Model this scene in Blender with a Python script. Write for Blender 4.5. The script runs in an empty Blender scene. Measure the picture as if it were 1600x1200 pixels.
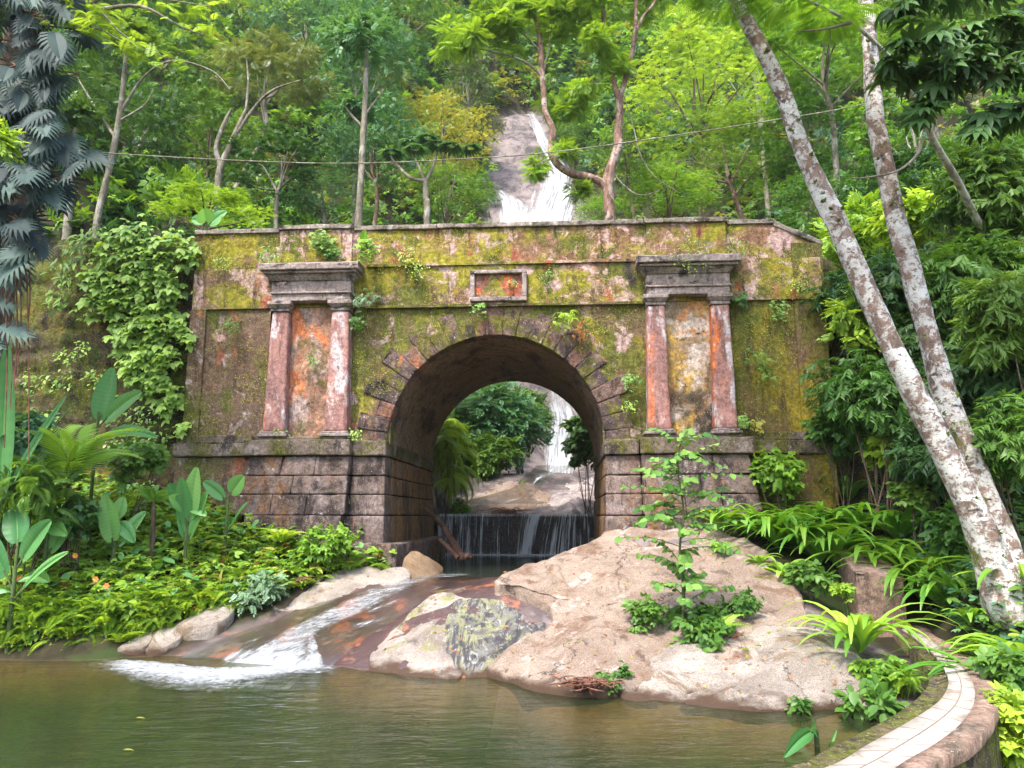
import bpy, math, random
import numpy as np
from mathutils import Vector, Matrix, Euler

random.seed(7); RNG = np.random.default_rng(11)
sc = bpy.context.scene
COL = sc.collection
rad = math.radians

# ------------------------------------------------------------------ camera geometry
F_PX, PITCH, CAM_H = 1220.0, rad(9.6), 2.0
def ray(px, py):
    cx = (px-800)/F_PX; cy = (600-py)/F_PX
    return np.array([cx, math.cos(PITCH)-cy*math.sin(PITCH), math.sin(PITCH)+cy*math.cos(PITCH)])
def W(px, py, depth):
    r = ray(px, py); t = depth/r[1]
    return np.array([r[0]*t, depth, CAM_H+r[2]*t])
def WZ(px, py, z):
    r = ray(px, py); t = (z-CAM_H)/r[2]
    return np.array([r[0]*t, r[1]*t, z])
# bridge frame: local x along the wall, local -y out of the face towards the pool
BA = rad(3.7); BO = np.array([-0.32, 15.0])
BUX = np.array([math.cos(BA), -math.sin(BA)]); BDY = np.array([math.sin(BA), math.cos(BA)])
def bloc(x, y):
    return (x-BO[0])*BUX[0]+(y-BO[1])*BUX[1], (x-BO[0])*BDY[0]+(y-BO[1])*BDY[1]
def bworld(u, d, z):
    p = BO+BUX*u+BDY*d
    return np.array([p[0], p[1], z])

# ------------------------------------------------------------------ numpy noise
def _h(i, j, k, s):
    n = (i*374761393+j*668265263+k*2147483647+s*1274126177) & 0xffffffff
    n = ((n ^ (n >> 13))*1274126177) & 0xffffffff
    n = (n ^ (n >> 16)) & 0xffffffff
    return n/4294967295.0
def vnoise(x, y, z, s=0):
    x = np.asarray(x, float); y = np.asarray(y, float); z = np.asarray(z, float)
    x, y, z = np.broadcast_arrays(x, y, z)
    i = np.floor(x).astype(np.int64); j = np.floor(y).astype(np.int64); k = np.floor(z).astype(np.int64)
    fx, fy, fz = x-i, y-j, z-k
    fx = fx*fx*(3-2*fx); fy = fy*fy*(3-2*fy); fz = fz*fz*(3-2*fz)
    r = 0
    for a in (0, 1):
        for b in (0, 1):
            for c in (0, 1):
                w = (fx if a else 1-fx)*(fy if b else 1-fy)*(fz if c else 1-fz)
                r = r+w*_h(i+a, j+b, k+c, s)
    return r*2-1
def fbm(x, y, z, s=0, o=4):
    r = 0; a = 1; f = 1; t = 0
    for q in range(o):
        r = r+a*vnoise(np.asarray(x)*f, np.asarray(y)*f, np.asarray(z)*f, s+q*17); t += a; a *= .5; f *= 2.03
    return r/t
def sst(a, b, x):
    t = np.clip((np.asarray(x, float)-a)/(b-a), 0, 1)
    return t*t*(3-2*t)
def nrm(v):
    v = np.asarray(v, float)
    return v/np.maximum(np.linalg.norm(v, axis=-1, keepdims=True), 1e-9)

# ------------------------------------------------------------------ mesh builder
class MB:
    def __init__(s): s.V = []; s.Fs = []; s.R = []; s.MI = []; s.n = 0; s.UV = []
    def add(s, v, f, r=0.5, mi=0, uv=None):
        v = np.asarray(v, float).reshape(-1, 3); f = np.asarray(f, np.int64)
        s.V.append(v); s.Fs.append(f+s.n); s.MI.append(np.full(len(f), mi))
        s.R.append(np.broadcast_to(np.asarray(r, float), (len(v),)).copy())
        s.UV.append(np.zeros((len(v), 2)) if uv is None else np.asarray(uv, float)); s.n += len(v)
    def grid(s, g, r=0.5, mi=0, uv=None, flip=False, closed=False):
        g = np.asarray(g, float); a, b = g.shape[:2]
        idx = np.arange(a*b).reshape(a, b)
        if closed: idx = np.concatenate([idx, idx[:, :1]], 1)
        q = np.stack([idx[:-1, :-1], idx[:-1, 1:], idx[1:, 1:], idx[1:, :-1]], -1).reshape(-1, 4)
        if flip: q = q[:, ::-1]
        s.add(g.reshape(-1, 3), q, np.asarray(r).reshape(-1) if np.ndim(r) else r, mi, None if uv is None else np.asarray(uv).reshape(-1, 2))
    def tube(s, pts, radii, n=8, r=0.5, mi=0, res=4, rough=0.0, cap=True):
        pts = np.asarray(pts, float); radii = np.broadcast_to(np.asarray(radii, float), (len(pts),))
        if res > 1 and len(pts) > 2: pts, radii = smooth(pts, radii, res)
        k = len(pts); tan = nrm(np.gradient(pts, axis=0))
        up = np.array([0, 0, 1.0]) if abs(tan[0][2]) < .9 else np.array([1.0, 0, 0])
        x = nrm(np.cross(tan[0], up)); rings = []
        for i in range(k):
            x = nrm(x-tan[i]*np.dot(x, tan[i])); y = np.cross(tan[i], x)
            th = np.arange(n)/n*2*math.pi
            rr = radii[i]*np.ones(n)
            if rough: rr = rr*(1+rough*fbm(pts[i][0]*2+np.cos(th)*1.5, pts[i][1]*2+np.sin(th)*1.5, pts[i][2]*2, 5, 3))
            rings.append(pts[i]+np.outer(np.cos(th)*rr, x)+np.outer(np.sin(th)*rr, y))
        s.grid(np.array(rings), r, mi, closed=True)
        if cap:
            for e, R in ((0, rings[0]), (-1, rings[-1])):
                c = np.concatenate([R, [pts[e]]]); ii = np.arange(n)
                f = np.stack([ii, (ii+1) % n, np.full(n, n)], 1)
                s.add(c, f if e else f[:, ::-1], r, mi)
    def hexa(s, p, r=0.5, mi=0):   # 8 corners: bottom 4 ccw, top 4 ccw
        s.add(p, [[0, 3, 2, 1], [4, 5, 6, 7], [0, 1, 5, 4], [1, 2, 6, 5], [2, 3, 7, 6], [3, 0, 4, 7]], r, mi)
    def box(s, a, b, r=0.5, mi=0):
        x0, y0, z0 = a; x1, y1, z1 = b
        s.hexa([(x0, y0, z0), (x1, y0, z0), (x1, y1, z0), (x0, y1, z0), (x0, y0, z1), (x1, y0, z1), (x1, y1, z1), (x0, y1, z1)], r, mi)
    def frust(s, u0b, u1b, db, u0t, u1t, dt, z0, z1, back, r=0.5, mi=0):
        s.hexa([(u0b, db, z0), (u1b, db, z0), (u1b, back, z0), (u0b, back, z0), (u0t, dt, z1), (u1t, dt, z1), (u1t, back, z1), (u0t, back, z1)], r, mi)
    def scatter(s, T, P, D, N, S, r=0.5, mi=0):
        tv, tf = T; P = np.atleast_2d(P); n = len(P)
        if n == 0: return
        D = nrm(np.broadcast_to(D, (n, 3))); N = np.broadcast_to(N, (n, 3))
        X = nrm(np.cross(D, N)+1e-6); Z = np.cross(X, D)
        S = np.broadcast_to(np.asarray(S, float), (n,))
        v = P[:, None]+S[:, None, None]*(tv[None, :, 0:1]*X[:, None]+tv[None, :, 1:2]*D[:, None]+tv[None, :, 2:3]*Z[:, None])
        k = len(tv); rr = np.repeat(np.broadcast_to(np.asarray(r, float), (n,)), k)
        for ff in tf:
            pass
        off = (np.arange(n)*k)[:, None, None]
        base = s.n
        s.V.append(v.reshape(-1, 3)); s.R.append(rr); s.UV.append(np.zeros((n*k, 2))); s.n += n*k
        for ff in tf:
            f = (ff[None]+off).reshape(-1, ff.shape[1])+base
            s.Fs.append(f); s.MI.append(np.full(len(f), mi))
    def build(s, name, mats, parent=None, smoothed=True, uv=False):
        me = bpy.data.meshes.new(name)
        V = np.concatenate(s.V); nf = sum(len(f) for f in s.Fs)
        me.vertices.add(len(V)); me.vertices.foreach_set('co', V.astype(np.float32).ravel())
        L = np.concatenate([f.ravel() for f in s.Fs]); sz = np.concatenate([np.full(len(f), f.shape[1]) for f in s.Fs])
        me.loops.add(len(L)); me.loops.foreach_set('vertex_index', L.astype(np.int32))
        me.polygons.add(nf)
        st = np.concatenate([[0], np.cumsum(sz)[:-1]])
        me.polygons.foreach_set('loop_start', st.astype(np.int32))
        me.polygons.foreach_set('material_index', np.concatenate(s.MI).astype(np.int32))
        me.polygons.foreach_set('use_smooth', np.full(nf, smoothed))
        a = me.attributes.new('rnd', 'FLOAT', 'POINT'); a.data.foreach_set('value', np.concatenate(s.R).astype(np.float32))
        if uv:
            U = np.concatenate(s.UV)
            a = me.attributes.new('flow', 'FLOAT_VECTOR', 'POINT')
            a.data.foreach_set('vector', np.concatenate([U, np.zeros((len(U), 1))], 1).astype(np.float32).ravel())
        me.update(calc_edges=True)
        for m in (mats if isinstance(mats, (list, tuple)) else [mats]): me.materials.append(m)
        o = bpy.data.objects.new(name, me); COL.objects.link(o)
        if parent is not None: o.parent = parent
        return o
def smooth(pts, radii, res):
    P = np.concatenate([[2*pts[0]-pts[1]], pts, [2*pts[-1]-pts[-2]]]); out = []; ro = []
    for i in range(1, len(P)-2):
        for t in np.arange(res)/res:
            a, b, c, d = P[i-1], P[i], P[i+1], P[i+2]
            out.append(.5*((2*b)+(c-a)*t+(2*a-5*b+4*c-d)*t*t+(3*b-a-3*c+d)*t**3))
            ro.append(radii[i-1]*(1-t)+radii[i]*t)
    out.append(pts[-1]); ro.append(radii[-1])
    return np.array(out), np.array(ro)

def tag(o, label, cat, group=None, kind=None):
    if label: o['label'] = label
    if cat: o['category'] = cat
    if group: o['group'] = group
    if kind: o['kind'] = kind
    return o
def thing(name, label, cat, loc=(0, 0, 0), group=None, rot=(0, 0, 0)):
    o = bpy.data.objects.new(name, None); COL.objects.link(o); o.location = loc; o.rotation_euler = rot
    o.empty_display_size = .2
    return tag(o, label, cat, group)
def struct(o): o['kind'] = 'structure'; return o
def copy_tree(o, parent=None):
    c = o.copy(); COL.objects.link(c)
    if parent is not None: c.parent = parent
    for ch in list(o.children): copy_tree(ch, c)
    return c

# ------------------------------------------------------------------ materials
class NT:
    def __init__(s, name):
        s.m = bpy.data.materials.new(name); s.m.use_nodes = True; s.t = s.m.node_tree; s.t.nodes.clear()
    def n(s, typ, **k):
        nd = s.t.nodes.new(typ)
        for a, b in k.items(): setattr(nd, a, b)
        return nd
    def l(s, a, b): s.t.links.new(a, b)
    def val(s, sock, v):
        if isinstance(v, bpy.types.NodeSocket): s.l(v, sock)
        else: sock.default_value = v
    def coord(s, kind='Object'): return s.n('ShaderNodeTexCoord').outputs[kind]
    def pos(s): return s.n('ShaderNodeNewGeometry').outputs['Position']
    def attr(s, name, out='Fac'): return s.n('ShaderNodeAttribute', attribute_name=name).outputs[out]
    def map(s, v, scale=(1, 1, 1), loc=(0, 0, 0), rot=(0, 0, 0)):
        m = s.n('ShaderNodeMapping'); s.l(v, m.inputs[0]); m.inputs['Scale'].default_value = scale; m.inputs['Location'].default_value = loc; m.inputs['Rotation'].default_value = rot
        return m.outputs[0]
    def noise(s, v, scale, detail=5, rough=.6, dist=0.0):
        n = s.n('ShaderNodeTexNoise'); s.l(v, n.inputs['Vector']); n.inputs['Scale'].default_value = scale
        n.inputs['Detail'].default_value = detail; n.inputs['Roughness'].default_value = rough; n.inputs['Distortion'].default_value = dist
        return n.outputs['Fac']
    def mr(s, v, a, b, c=0.0, d=1.0, smooth=True):
        m = s.n('ShaderNodeMapRange'); m.interpolation_type = 'SMOOTHSTEP' if smooth else 'LINEAR'
        s.val(m.inputs[0], v); m.inputs[1].default_value = a; m.inputs[2].default_value = b; m.inputs[3].default_value = c; m.inputs[4].default_value = d
        return m.outputs[0]
    def mix(s, f, a, b):
        m = s.n('ShaderNodeMix', data_type='RGBA'); s.val(m.inputs['Factor'], f)
        for k, v in ((6, a), (7, b)):
            if isinstance(v, bpy.types.NodeSocket): s.l(v, m.inputs[k])
            else: m.inputs[k].default_value = (*v, 1)
        return m.outputs[2]
    def math(s, op, a, b=0.0, clamp=False):
        m = s.n('ShaderNodeMath', operation=op); m.use_clamp = clamp; s.val(m.inputs[0], a); s.val(m.inputs[1], b); return m.outputs[0]
    def sep(s, v):
        n = s.n('ShaderNodeSeparateXYZ'); s.l(v, n.inputs[0]); return n.outputs
    def bump(s, h, strength, dist=.02, prev=None):
        b = s.n('ShaderNodeBump'); s.l(h, b.inputs['Height']); b.inputs['Strength'].default_value = strength; b.inputs['Distance'].default_value = dist
        if prev is not None: s.l(prev, b.inputs['Normal'])
        return b.outputs[0]
    def princ(s, col, rough=.7, spec=.3, normal=None, **k):
        p = s.n('ShaderNodeBsdfPrincipled')
        if isinstance(col, bpy.types.NodeSocket): s.l(col, p.inputs['Base Color'])
        else: p.inputs['Base Color'].default_value = (*col, 1)
        s.val(p.inputs['Roughness'], rough); s.val(p.inputs['Specular IOR Level'], spec)
        if normal is not None: s.l(normal, p.inputs['Normal'])
        return p
    def out(s, sh):
        o = s.n('ShaderNodeOutputMaterial'); s.l(sh, o.inputs['Surface']); return s.m

def leaf_mat(name, dark, light, trans=.35, rough=.45, spec=.35, hue=.02, objvar=.25):
    n = NT(name)
    dark = tuple(q*1.75 for q in dark); light = tuple(q*1.55 for q in light)
    c = n.mix(n.attr('rnd'), dark, light)
    oi = n.n('ShaderNodeObjectInfo').outputs['Random']
    h = n.n('ShaderNodeHueSaturation'); n.l(c, h.inputs['Color'])
    n.l(n.mr(oi, 0, 1, .5-hue, .5+hue, False), h.inputs['Hue']); n.l(n.mr(oi, 0, 1, 1+objvar, 1-objvar, False), h.inputs['Value'])
    c = h.outputs[0]
    p = n.princ(c, rough, spec)
    t = n.n('ShaderNodeBsdfTranslucent')
    b = n.n('ShaderNodeMix', data_type='RGBA', blend_type='MULTIPLY'); b.inputs['Factor'].default_value = 1
    n.l(c, b.inputs[6]); b.inputs[7].default_value = (1.5, 1.35, .55, 1); n.l(b.outputs[2], t.inputs['Color'])
    mx = n.n('ShaderNodeMixShader'); mx.inputs[0].default_value = trans; n.l(p.outputs[0], mx.inputs[1]); n.l(t.outputs[0], mx.inputs[2])
    return n.out(mx.outputs[0])

def weathered(name, base, layers, rough=.85, bump=.5, bscale=9, courses=None, use_rnd=None):
    """plaster / stone with layered patches: layer = colour, scale, lo, hi, stretch, seed [, zrange]"""
    n = NT(name); v = n.coord('Object')
    c = n.mix(n.mr(n.noise(v, 3.1, 6, .7), .3, .7), tuple(b*.72 for b in base), tuple(b*1.2 for b in base))
    if use_rnd: c = n.mix(n.mr(n.attr('rnd'), use_rnd[1], use_rnd[2]), c, use_rnd[0])
    hs = None
    for i, L in enumerate(layers):
        colr, scl, lo, hi, st, sd = L[:6]
        nz = n.noise(n.map(v, st, (sd*3.7, sd*1.9, sd*5.3)), scl, 7, .68, .4)
        f = n.mr(nz, lo, hi)
        if len(L) > 6:
            z = n.sep(v)[L[6][0]]; f = n.math('MULTIPLY', f, n.mr(z, L[6][1], L[6][2]))
        vv = n.noise(n.map(v, (1, 1, 1), (sd, 0, sd)), scl*5+4, 5, .7)
        cc = n.mix(n.mr(vv, .3, .7), tuple(b*.6 for b in colr), tuple(min(1, b*1.3) for b in colr))
        c = n.mix(f, c, cc)
    st_ = n.noise(n.map(v, (2.2, 2.2, .35)), 3.2, 6, .72)
    c = n.mix(n.mr(st_, .52, .68, 0, .85), c, tuple(b*.35 for b in base))
    mo = n.n('ShaderNodeMix', data_type='RGBA', blend_type='MULTIPLY'); mo.inputs['Factor'].default_value = 1
    n.l(c, mo.inputs[6]); n.l(n.mix(n.mr(n.noise(v, 15, 7, .78), .34, .64), (.58, .56, .54), (1.28, 1.27, 1.25)), mo.inputs[7]); c = mo.outputs[2]
    sp = n.noise(v, 48, 3, .6)
    c = n.mix(n.mr(sp, .62, .70), c, (.46, .40, .37))
    c = n.mix(n.mr(n.noise(v, 30, 4, .7), .60, .72), c, tuple(b*.25 for b in base))
    b1 = n.bump(n.noise(v, bscale, 8, .72), bump, .05)
    b2 = n.bump(n.noise(v, bscale*7, 4, .7), bump*.7, .012, b1)
    return n.out(n.princ(c, rough, .2, b2).outputs[0])
# ------------------------------------------------------------------ terrain height
_cp = []
for px, py, d in [(230,1015,11.8),(330,985,12.2),(420,950,12.9),(520,925,13.4),(600,905,13.9),(660,892,14.4),(560,990,11.6),(480,1040,10.9),(620,960,12.3),(400,1020,11.4),
                  (760,900,13.2),(800,960,11.6),(700,1000,11.2),(900,900,13),(1000,900,12.6),(1000,980,10.9),(1000,1040,9.8),(1150,900,12.2),(1120,980,10.6),(1200,1060,9.4),(1290,960,10.8),(1330,1040,9.4),(1380,1080,8.6)]:
    p = W(px, py, d); _cp.append((p[0], p[1], p[2]-.12))
OUTL = [
[(775,918,12.2),(835,885,13.2),(890,862,13.8),(945,842,14.2),(1010,828,14.3),(1110,828,14.0),(1190,860,13),(1250,930,11.5),(1255,1000,10.3),(1150,1045,9.6),(1000,1068,9.3),(930,1087,9.15),(860,1082,9.4),(795,1064,10.0),(758,1050,10.4),(805,1030,10.8),(852,990,11.2),(858,955,11.7),(812,930,12)],
[(690,925,12.3),(735,935,12),(725,970,11.5),(700,1005,11.0),(720,1050,10.35),(700,1064,10.15),(635,1052,10.4),(578,1040,10.75),(592,1005,11.3),(640,955,12.0)],
[(715,930,12.1),(780,932,12),(838,955,11.8),(845,985,11.3),(800,1028,10.8),(758,1055,10.3),(715,1052,10.35),(690,1005,11.0),(700,965,11.5)],
[(975,1085,9.2),(1000,1045,9.7),(1070,1008,10.2),(1160,985,10.5),(1260,985,10.3),(1330,1010,9.8),(1362,1060,9.0),(1340,1098,8.75),(1200,1114,8.6),(1080,1106,8.75)],
[(428,948,13.1),(470,915,13.7),(530,888,14.2),(590,884,14.2),(596,905,13.9),(545,925,13.5),(490,942,13.1)],
[(278,972,12.2),(320,944,12.7),(358,934,12.9),(366,945,12.7),(335,968,12.2)],
[(222,1000,11.9),(250,968,12.4),(284,961,12.5),(284,985,12.1),(250,1004,11.8)],
[(180,1012,11.75),(215,985,12.2),(238,984,12.2),(225,1008,11.8)],
[(588,905,13.9),(600,888,14.1),(630,886,14.1),(640,900,13.9),(612,912,13.7)],
[(630,895,14.0),(640,862,14.6),(662,868,14.7),(690,885,14.6),(672,900,14.2)],
[(880,872,14.4),(905,852,15.5),(942,846,16),(950,868,14.6),(915,880,14.0)],
[(720,812,22.4),(738,765,25.5),(800,748,27),(850,752,27),(880,775,25),(842,800,23.4),(780,812,22.6)],
[(830,812,22.5),(850,780,24.5),(890,750,26.5),(950,738,27.2),(985,745,27),(975,812,22.6)]]
for O_ in OUTL[:5]:
    for q in O_:
        p = W(*q); _cp.append((p[0], p[1], p[2]-.05))
_cp += [(-7,12,.5),(-5.6,12.4,.45),(-4.4,13.3,.6),(-3.2,14.3,1.0),(-2.2,14.9,.95),(-3.2,15,1.25),(-4.5,14.9,1.6),(-6,15,1.95),(-8,15.3,2.5),(-8,13.5,1.6),(-11,13,2.2),(-11,16,3.2),(-16,14,4),
        (-7.2,11.65,.05),(-5.8,11.5,.0),(-9,11.4,.3),
        (-.3,15.2,.8),(1,15,.78),(0,17,.7),(2.4,14.6,1.4),(4,14.4,1.7),(5,14.6,1.85),(6.5,15.2,2.3),(5.3,12.9,1.0),(7.0,11.2,.95),(7.5,11,1.7),(9,13,2.7),(10,15.5,4),(14,14,5),(14,10,4.2),
        (5.0,7.6,-.35),(6.2,7.6,.1),(8,8,1.1),(4.6,6,-.4),(6.2,5.5,.2),(9,5,1.2),(12,6,2.5),(5.6,9.0,.2),(6.4,9.8,.5),
        (0,8,-1.0),(-4,8,-1.3),(2,7.2,-.8),(-6,9.5,-.9),(0,5.2,-1.3),(3,6.2,-.7),(-3,10,-.8),(0,9.6,-.45),(-7.5,8.5,-.7),(2.6,8.1,-.35),(3.5,7.4,-.3),
        (0,1.5,-.2),(-4,2,-.2),(3.5,3,-.3),(0,-2,.4),(-10,8,.6),(-13,6,1.5),(-10,3,.8),(6,0,.6),(0,-15,1.5),(-20,0,3),(20,0,3.5),(-25,15,6),(25,15,8)]
for q in [(1338,972,11.2),(1410,972,11.2),(1372,985,10.9),(1440,1005,10.4),(1480,1040,9.4),(1500,1080,8.6),(1470,1110,8.2),(1540,1030,9.6),(1480,975,11.2)]:
    p = W(*q); _cp.append((p[0], p[1], min(p[2], .45)-.14))
for q in [(1575,895,9.8),(1610,880,10.2),(1560,915,9.9),(1610,925,9.3),(1650,960,8.8),(1530,880,10.6),(1500,880,11.2)]:
    p = W(*q); _cp.append((p[0], p[1], p[2]-.05))
_cp = np.array(_cp); _c0 = .35
_A = np.sqrt(((_cp[:, None, :2]-_cp[None, :, :2])**2).sum(-1)+_c0**2)
_zm = _cp[:, 2].mean(); _w = np.linalg.solve(_A-.12*np.eye(len(_cp)), _cp[:, 2]-_zm)
def front(x, y):
    x = np.asarray(x, float); y = np.asarray(y, float); r = np.full(np.broadcast(x, y).shape, _zm)
    for (a, b, _), w in zip(_cp, _w): r = r+w*np.sqrt((x-a)**2+(y-b)**2+_c0**2)
    return np.clip(r, -1.6, 9)
_yc = [15, 21.55, 21.75, 22.3, 24, 27, 33, 40, 42, 44, 46, 50, 51.2, 56, 57.5, 62, 65, 70, 80, 130, 240]
_zc = [.72, .7, 1.7, 1.9, 2.4, 3.45, 3.6, 4.1, 5.2, 8.8, 12.2, 20.8, 21.8, 28, 29.4, 35.6, 37.2, 45, 59, 120, 170]
_yx = [15, 22, 30, 41, 50, 56, 62, 70]; _xc = [.2, .45, 1.6, 2.4, 1.7, .75, .6, 2.5]; _hw = [2.3, 2.5, 3.0, 2.3, 3.3, 2.7, 2.0, -3.0]
def chan(x, y): return np.abs(x-np.interp(y, _yx, _xc))-np.interp(y, _yx, _hw)
def rear(x, y):
    zc = np.interp(y, _yc, _zc); t = np.maximum(0, chan(x, y))
    k = sst(30, 48, y)
    side = (7*(1-k)+3.0*k)*(1-np.exp(-t/(3.0+2*k)))+(.30+.05*k)*np.minimum(t, 60)
    return zc+side
def rockmask(x, y): return np.where(y > 20, 1-sst(-.3, .7, chan(x, y)+.5*fbm(x*.7, y*.7, 0, 8, 3)), 0)
def rocknoise(x, y, z):
    rm = rockmask(x, y); k = .06+.94*sst(29, 38, y)
    led = np.abs(fbm(x*.25, y*.1, z*.55, 33, 4))
    return rm*k*(.55*fbm(x*.5, y*.5, z*.4, 21, 5)+.9*(led-.2)+.12*np.sin(z*2.2+3*fbm(x*.4, y*.4, 0, 9, 3)))+(1-rm)*.5*(y > 24)*fbm(x*.3, y*.3, 0, 30, 3)
def ground(x, y):
    x = np.asarray(x, float); y = np.asarray(y, float)
    x, y = np.broadcast_arrays(x, y)
    u, d = bloc(x, y)
    f = front(x, np.minimum(y, 16.5)); r = rear(x, y)
    inch = 1-sst(2.15, 2.4, np.abs(u))
    zs = np.where(d < 7, 6.85*(1-inch)+r*inch, 0)
    m = sst(5.3, 7.5, d)
    r = zs*(1-m)+r*m
    r = np.where(d < 7.6, r, rear(x, y))
    far = sst(11, 14, np.abs(u))
    t = sst(.35, .75, d)
    z = f*(1-t)+r*t
    return z+np.where(y > 20.5, rocknoise(x, y, z), 0)
def gz(x, y): return float(ground(np.array([x]), np.array([y]))[0])
def hit(px, py, t0=21, t1=200):
    r = ray(px, py); d = np.arange(t0, t1, .1); k = d/r[1]
    x = r[0]*k; z = CAM_H+r[2]*k
    h = ground(x, d)
    i = np.argmax(h > z)
    return np.array([x[i], d[i], z[i]])
def axis(segs):
    out = []
    for a, b, st in segs: out.append(np.arange(a, b, st))
    return np.concatenate(out+[[segs[-1][1]]])
xs = axis([(-110, -60, 10), (-60, -20, 2.5), (-20, -8, .6), (-8, 7.5, .08), (7.5, 20, .6), (20, 60, 2.5), (60, 110, 10)])
ys = axis([(-60, -10, 8), (-10, 4, 1.2), (4, 8.5, .25), (8.5, 16, .08), (16, 20, .4), (20, 68, .4), (68, 132, 3)])
GX, GY = np.meshgrid(xs, ys)
GZ = ground(GX, GY)
near = (GY < 15.6)
GZ = GZ+np.where(near, .05*fbm(GX*1.3, GY*1.3, 0, 3, 5)+.02*fbm(GX*7, GY*7, 0, 4, 3), 0)
ch = chan(GX, GY)
rockm = np.where(GY > 20, 1-sst(-.3, .7, ch+.5*fbm(GX*.7, GY*.7, GZ*.7, 8, 3)), 0)
# rock of the stream bed in front (soil on the banks)
fr = sst(-5.4, -4.7, GX-.0*GY-(GY-11.6)*.95)*(1-sst(4.9, 5.4, GX+.25*(GY-9)))*(GY > 4)*(GY < 15.6)
ROCK = np.clip(rockm+fr+.0, 0, 1)
wet = sst(-5.3, -4.4, GX-(GY-11.6)*.8)*(1-sst(-.2, .5, GX-(GY-11)*.15))*(GY < 15.8)*(GY > 9)
WET = np.maximum(wet, (GY < 22)*(GY > 14.5)*(np.abs(GX) < 2.6))

n = NT('terrain_mat'); v = n.pos()
soil = n.mix(n.mr(n.noise(v, 2.2, 6, .7), .35, .65), (.018, .016, .008), (.042, .034, .016))
soil = n.mix(n.mr(n.noise(v, .9, 5, .7), .5, .62), soil, (.03, .045, .012))
rk = n.mix(n.mr(n.noise(v, .9, 7, .7, .6), .35, .62), (.055, .047, .05), (.21, .17, .165))
rk = n.mix(n.mr(n.noise(n.map(v, (1.2, 1.2, .25)), 1.1, 6, .7), .52, .64), rk, (.09, .07, .075))
rk = n.mix(n.mr(n.noise(v, 6, 5, .7), .58, .68), rk, (.27, .225, .21))
wt = n.mix(n.mr(n.noise(n.map(v, (1, .6, 1)), 1.6, 6, .65, .5), .52, .64), (.075, .045, .045), (.36, .12, .06))
wt = n.mix(n.mr(n.noise(v, 2.7, 6, .7), .56, .66), wt, (.20, .16, .14))
wt = n.mix(n.mr(n.noise(v, 1.2, 4, .6), .60, .68), wt, (.22, .20, .07))
sand = n.mix(n.mr(n.noise(v, 3, 5, .6), .3, .7), (.20, .105, .05), (.34, .20, .10))
deep = n.mix(n.mr(n.noise(v, 1.4, 5, .6), .35, .65), (.020, .034, .013), (.042, .056, .022))
bed = n.mix(n.mr(n.sep(v)[2], -.5, -.1), deep, sand)
a = n.attr('rock'); b = n.attr('wet')
c = n.mix(a, soil, rk); c = n.mix(b, c, wt)
c = n.mix(n.mr(n.sep(v)[2], .02, -.06), c, bed)
bm = n.bump(n.noise(v, 4, 8, .7), .6, .08); bm = n.bump(n.noise(v, 30, 4, .7), .5, .015, bm)
p = n.princ(c, n.mr(b, 0, 1, .85, .22), n.mr(b, 0, 1, .2, .55), bm)
TERR = n.out(p.outputs[0])
mb = MB(); mb.grid(np.stack([GX, GY, GZ], -1))
ter = mb.build('terrain', TERR)
for nm, arr in (('rock', ROCK), ('wet', WET)):
    at = ter.data.attributes.new(nm, 'FLOAT', 'POINT'); at.data.foreach_set('value', arr.astype(np.float32).ravel())
struct(ter)

# ------------------------------------------------------------------ pool water
n = NT('pool_water'); v = n.pos()
b1 = n.bump(n.noise(n.map(v, (1.0, 2.6, 1)), 1.7, 3, .5, .6), .22, .10)
b2 = n.bump(n.noise(n.map(v, (1.3, 3.6, 1)), 5.5, 3, .55, .4), .17, .035, b1)
fres = n.n('ShaderNodeFresnel'); fres.inputs['IOR'].default_value = 1.33; n.l(b2, fres.inputs['Normal'])
tr = n.n('ShaderNodeBsdfTransparent'); tr.inputs['Color'].default_value = (.80, .80, .62, 1)
gl = n.n('ShaderNodeBsdfGlossy'); gl.inputs['Roughness'].default_value = .03; n.l(b2, gl.inputs['Normal'])
murk = n.princ((.030, .044, .018), .5, .0)
m0 = n.n('ShaderNodeMixShader'); m0.inputs[0].default_value = .42; n.l(tr.outputs[0], m0.inputs[1]); n.l(murk.outputs[0], m0.inputs[2])
mx = n.n('ShaderNodeMixShader'); n.l(fres.outputs[0], mx.inputs[0]); n.l(m0.outputs[0], mx.inputs[1]); n.l(gl.outputs[0], mx.inputs[2])
WATER = n.out(mx.outputs[0])
mb = MB()
gx, gy = np.meshgrid(np.linspace(-14, 4.6, 30), np.linspace(-2, 12.8, 30))
# keep the pool inside its curved wall: clamp x by the wall's inner rail (built below)
INNER = [(1233,1198),(1290,1172),(1345,1145),(1396,1118),(1437,1088),(1452,1060),(1440,1028),(1410,1000),(1378,978)]
MIDL = [(1287,1200),(1358,1162),(1437,1117),(1472,1090),(1482,1062),(1470,1036),(1450,1012),(1417,987),(1380,968)]
TILE = [(1400,1200),(1462,1163),(1500,1133),(1522,1100),(1520,1066),(1498,1036),(1462,1006),(1428,982),(1395,964)]
RIM = [(1454,1200),(1510,1165),(1540,1138),(1560,1098),(1552,1066),(1528,1038),(1492,1010),(1448,982),(1412,962)]
ZCOP = .45
def rail(L, z, pre):
    P = np.array([WZ(px, py, z) for px, py in L])
    P = np.concatenate([np.array(pre)[:, :], P]) if len(pre) else P
    return smooth(P, np.ones(len(P)), 5)[0]
rI = rail(INNER, ZCOP-.06, [(-.6, 4.2, ZCOP-.06), (.9, 5.0, ZCOP-.06)])
rM = rail(MIDL, ZCOP, [(-.4, 4.0, ZCOP), (1.15, 4.75, ZCOP)])
rT = rail(TILE, ZCOP, [(0.0, 3.55, ZCOP), (1.65, 4.35, ZCOP)])
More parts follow.
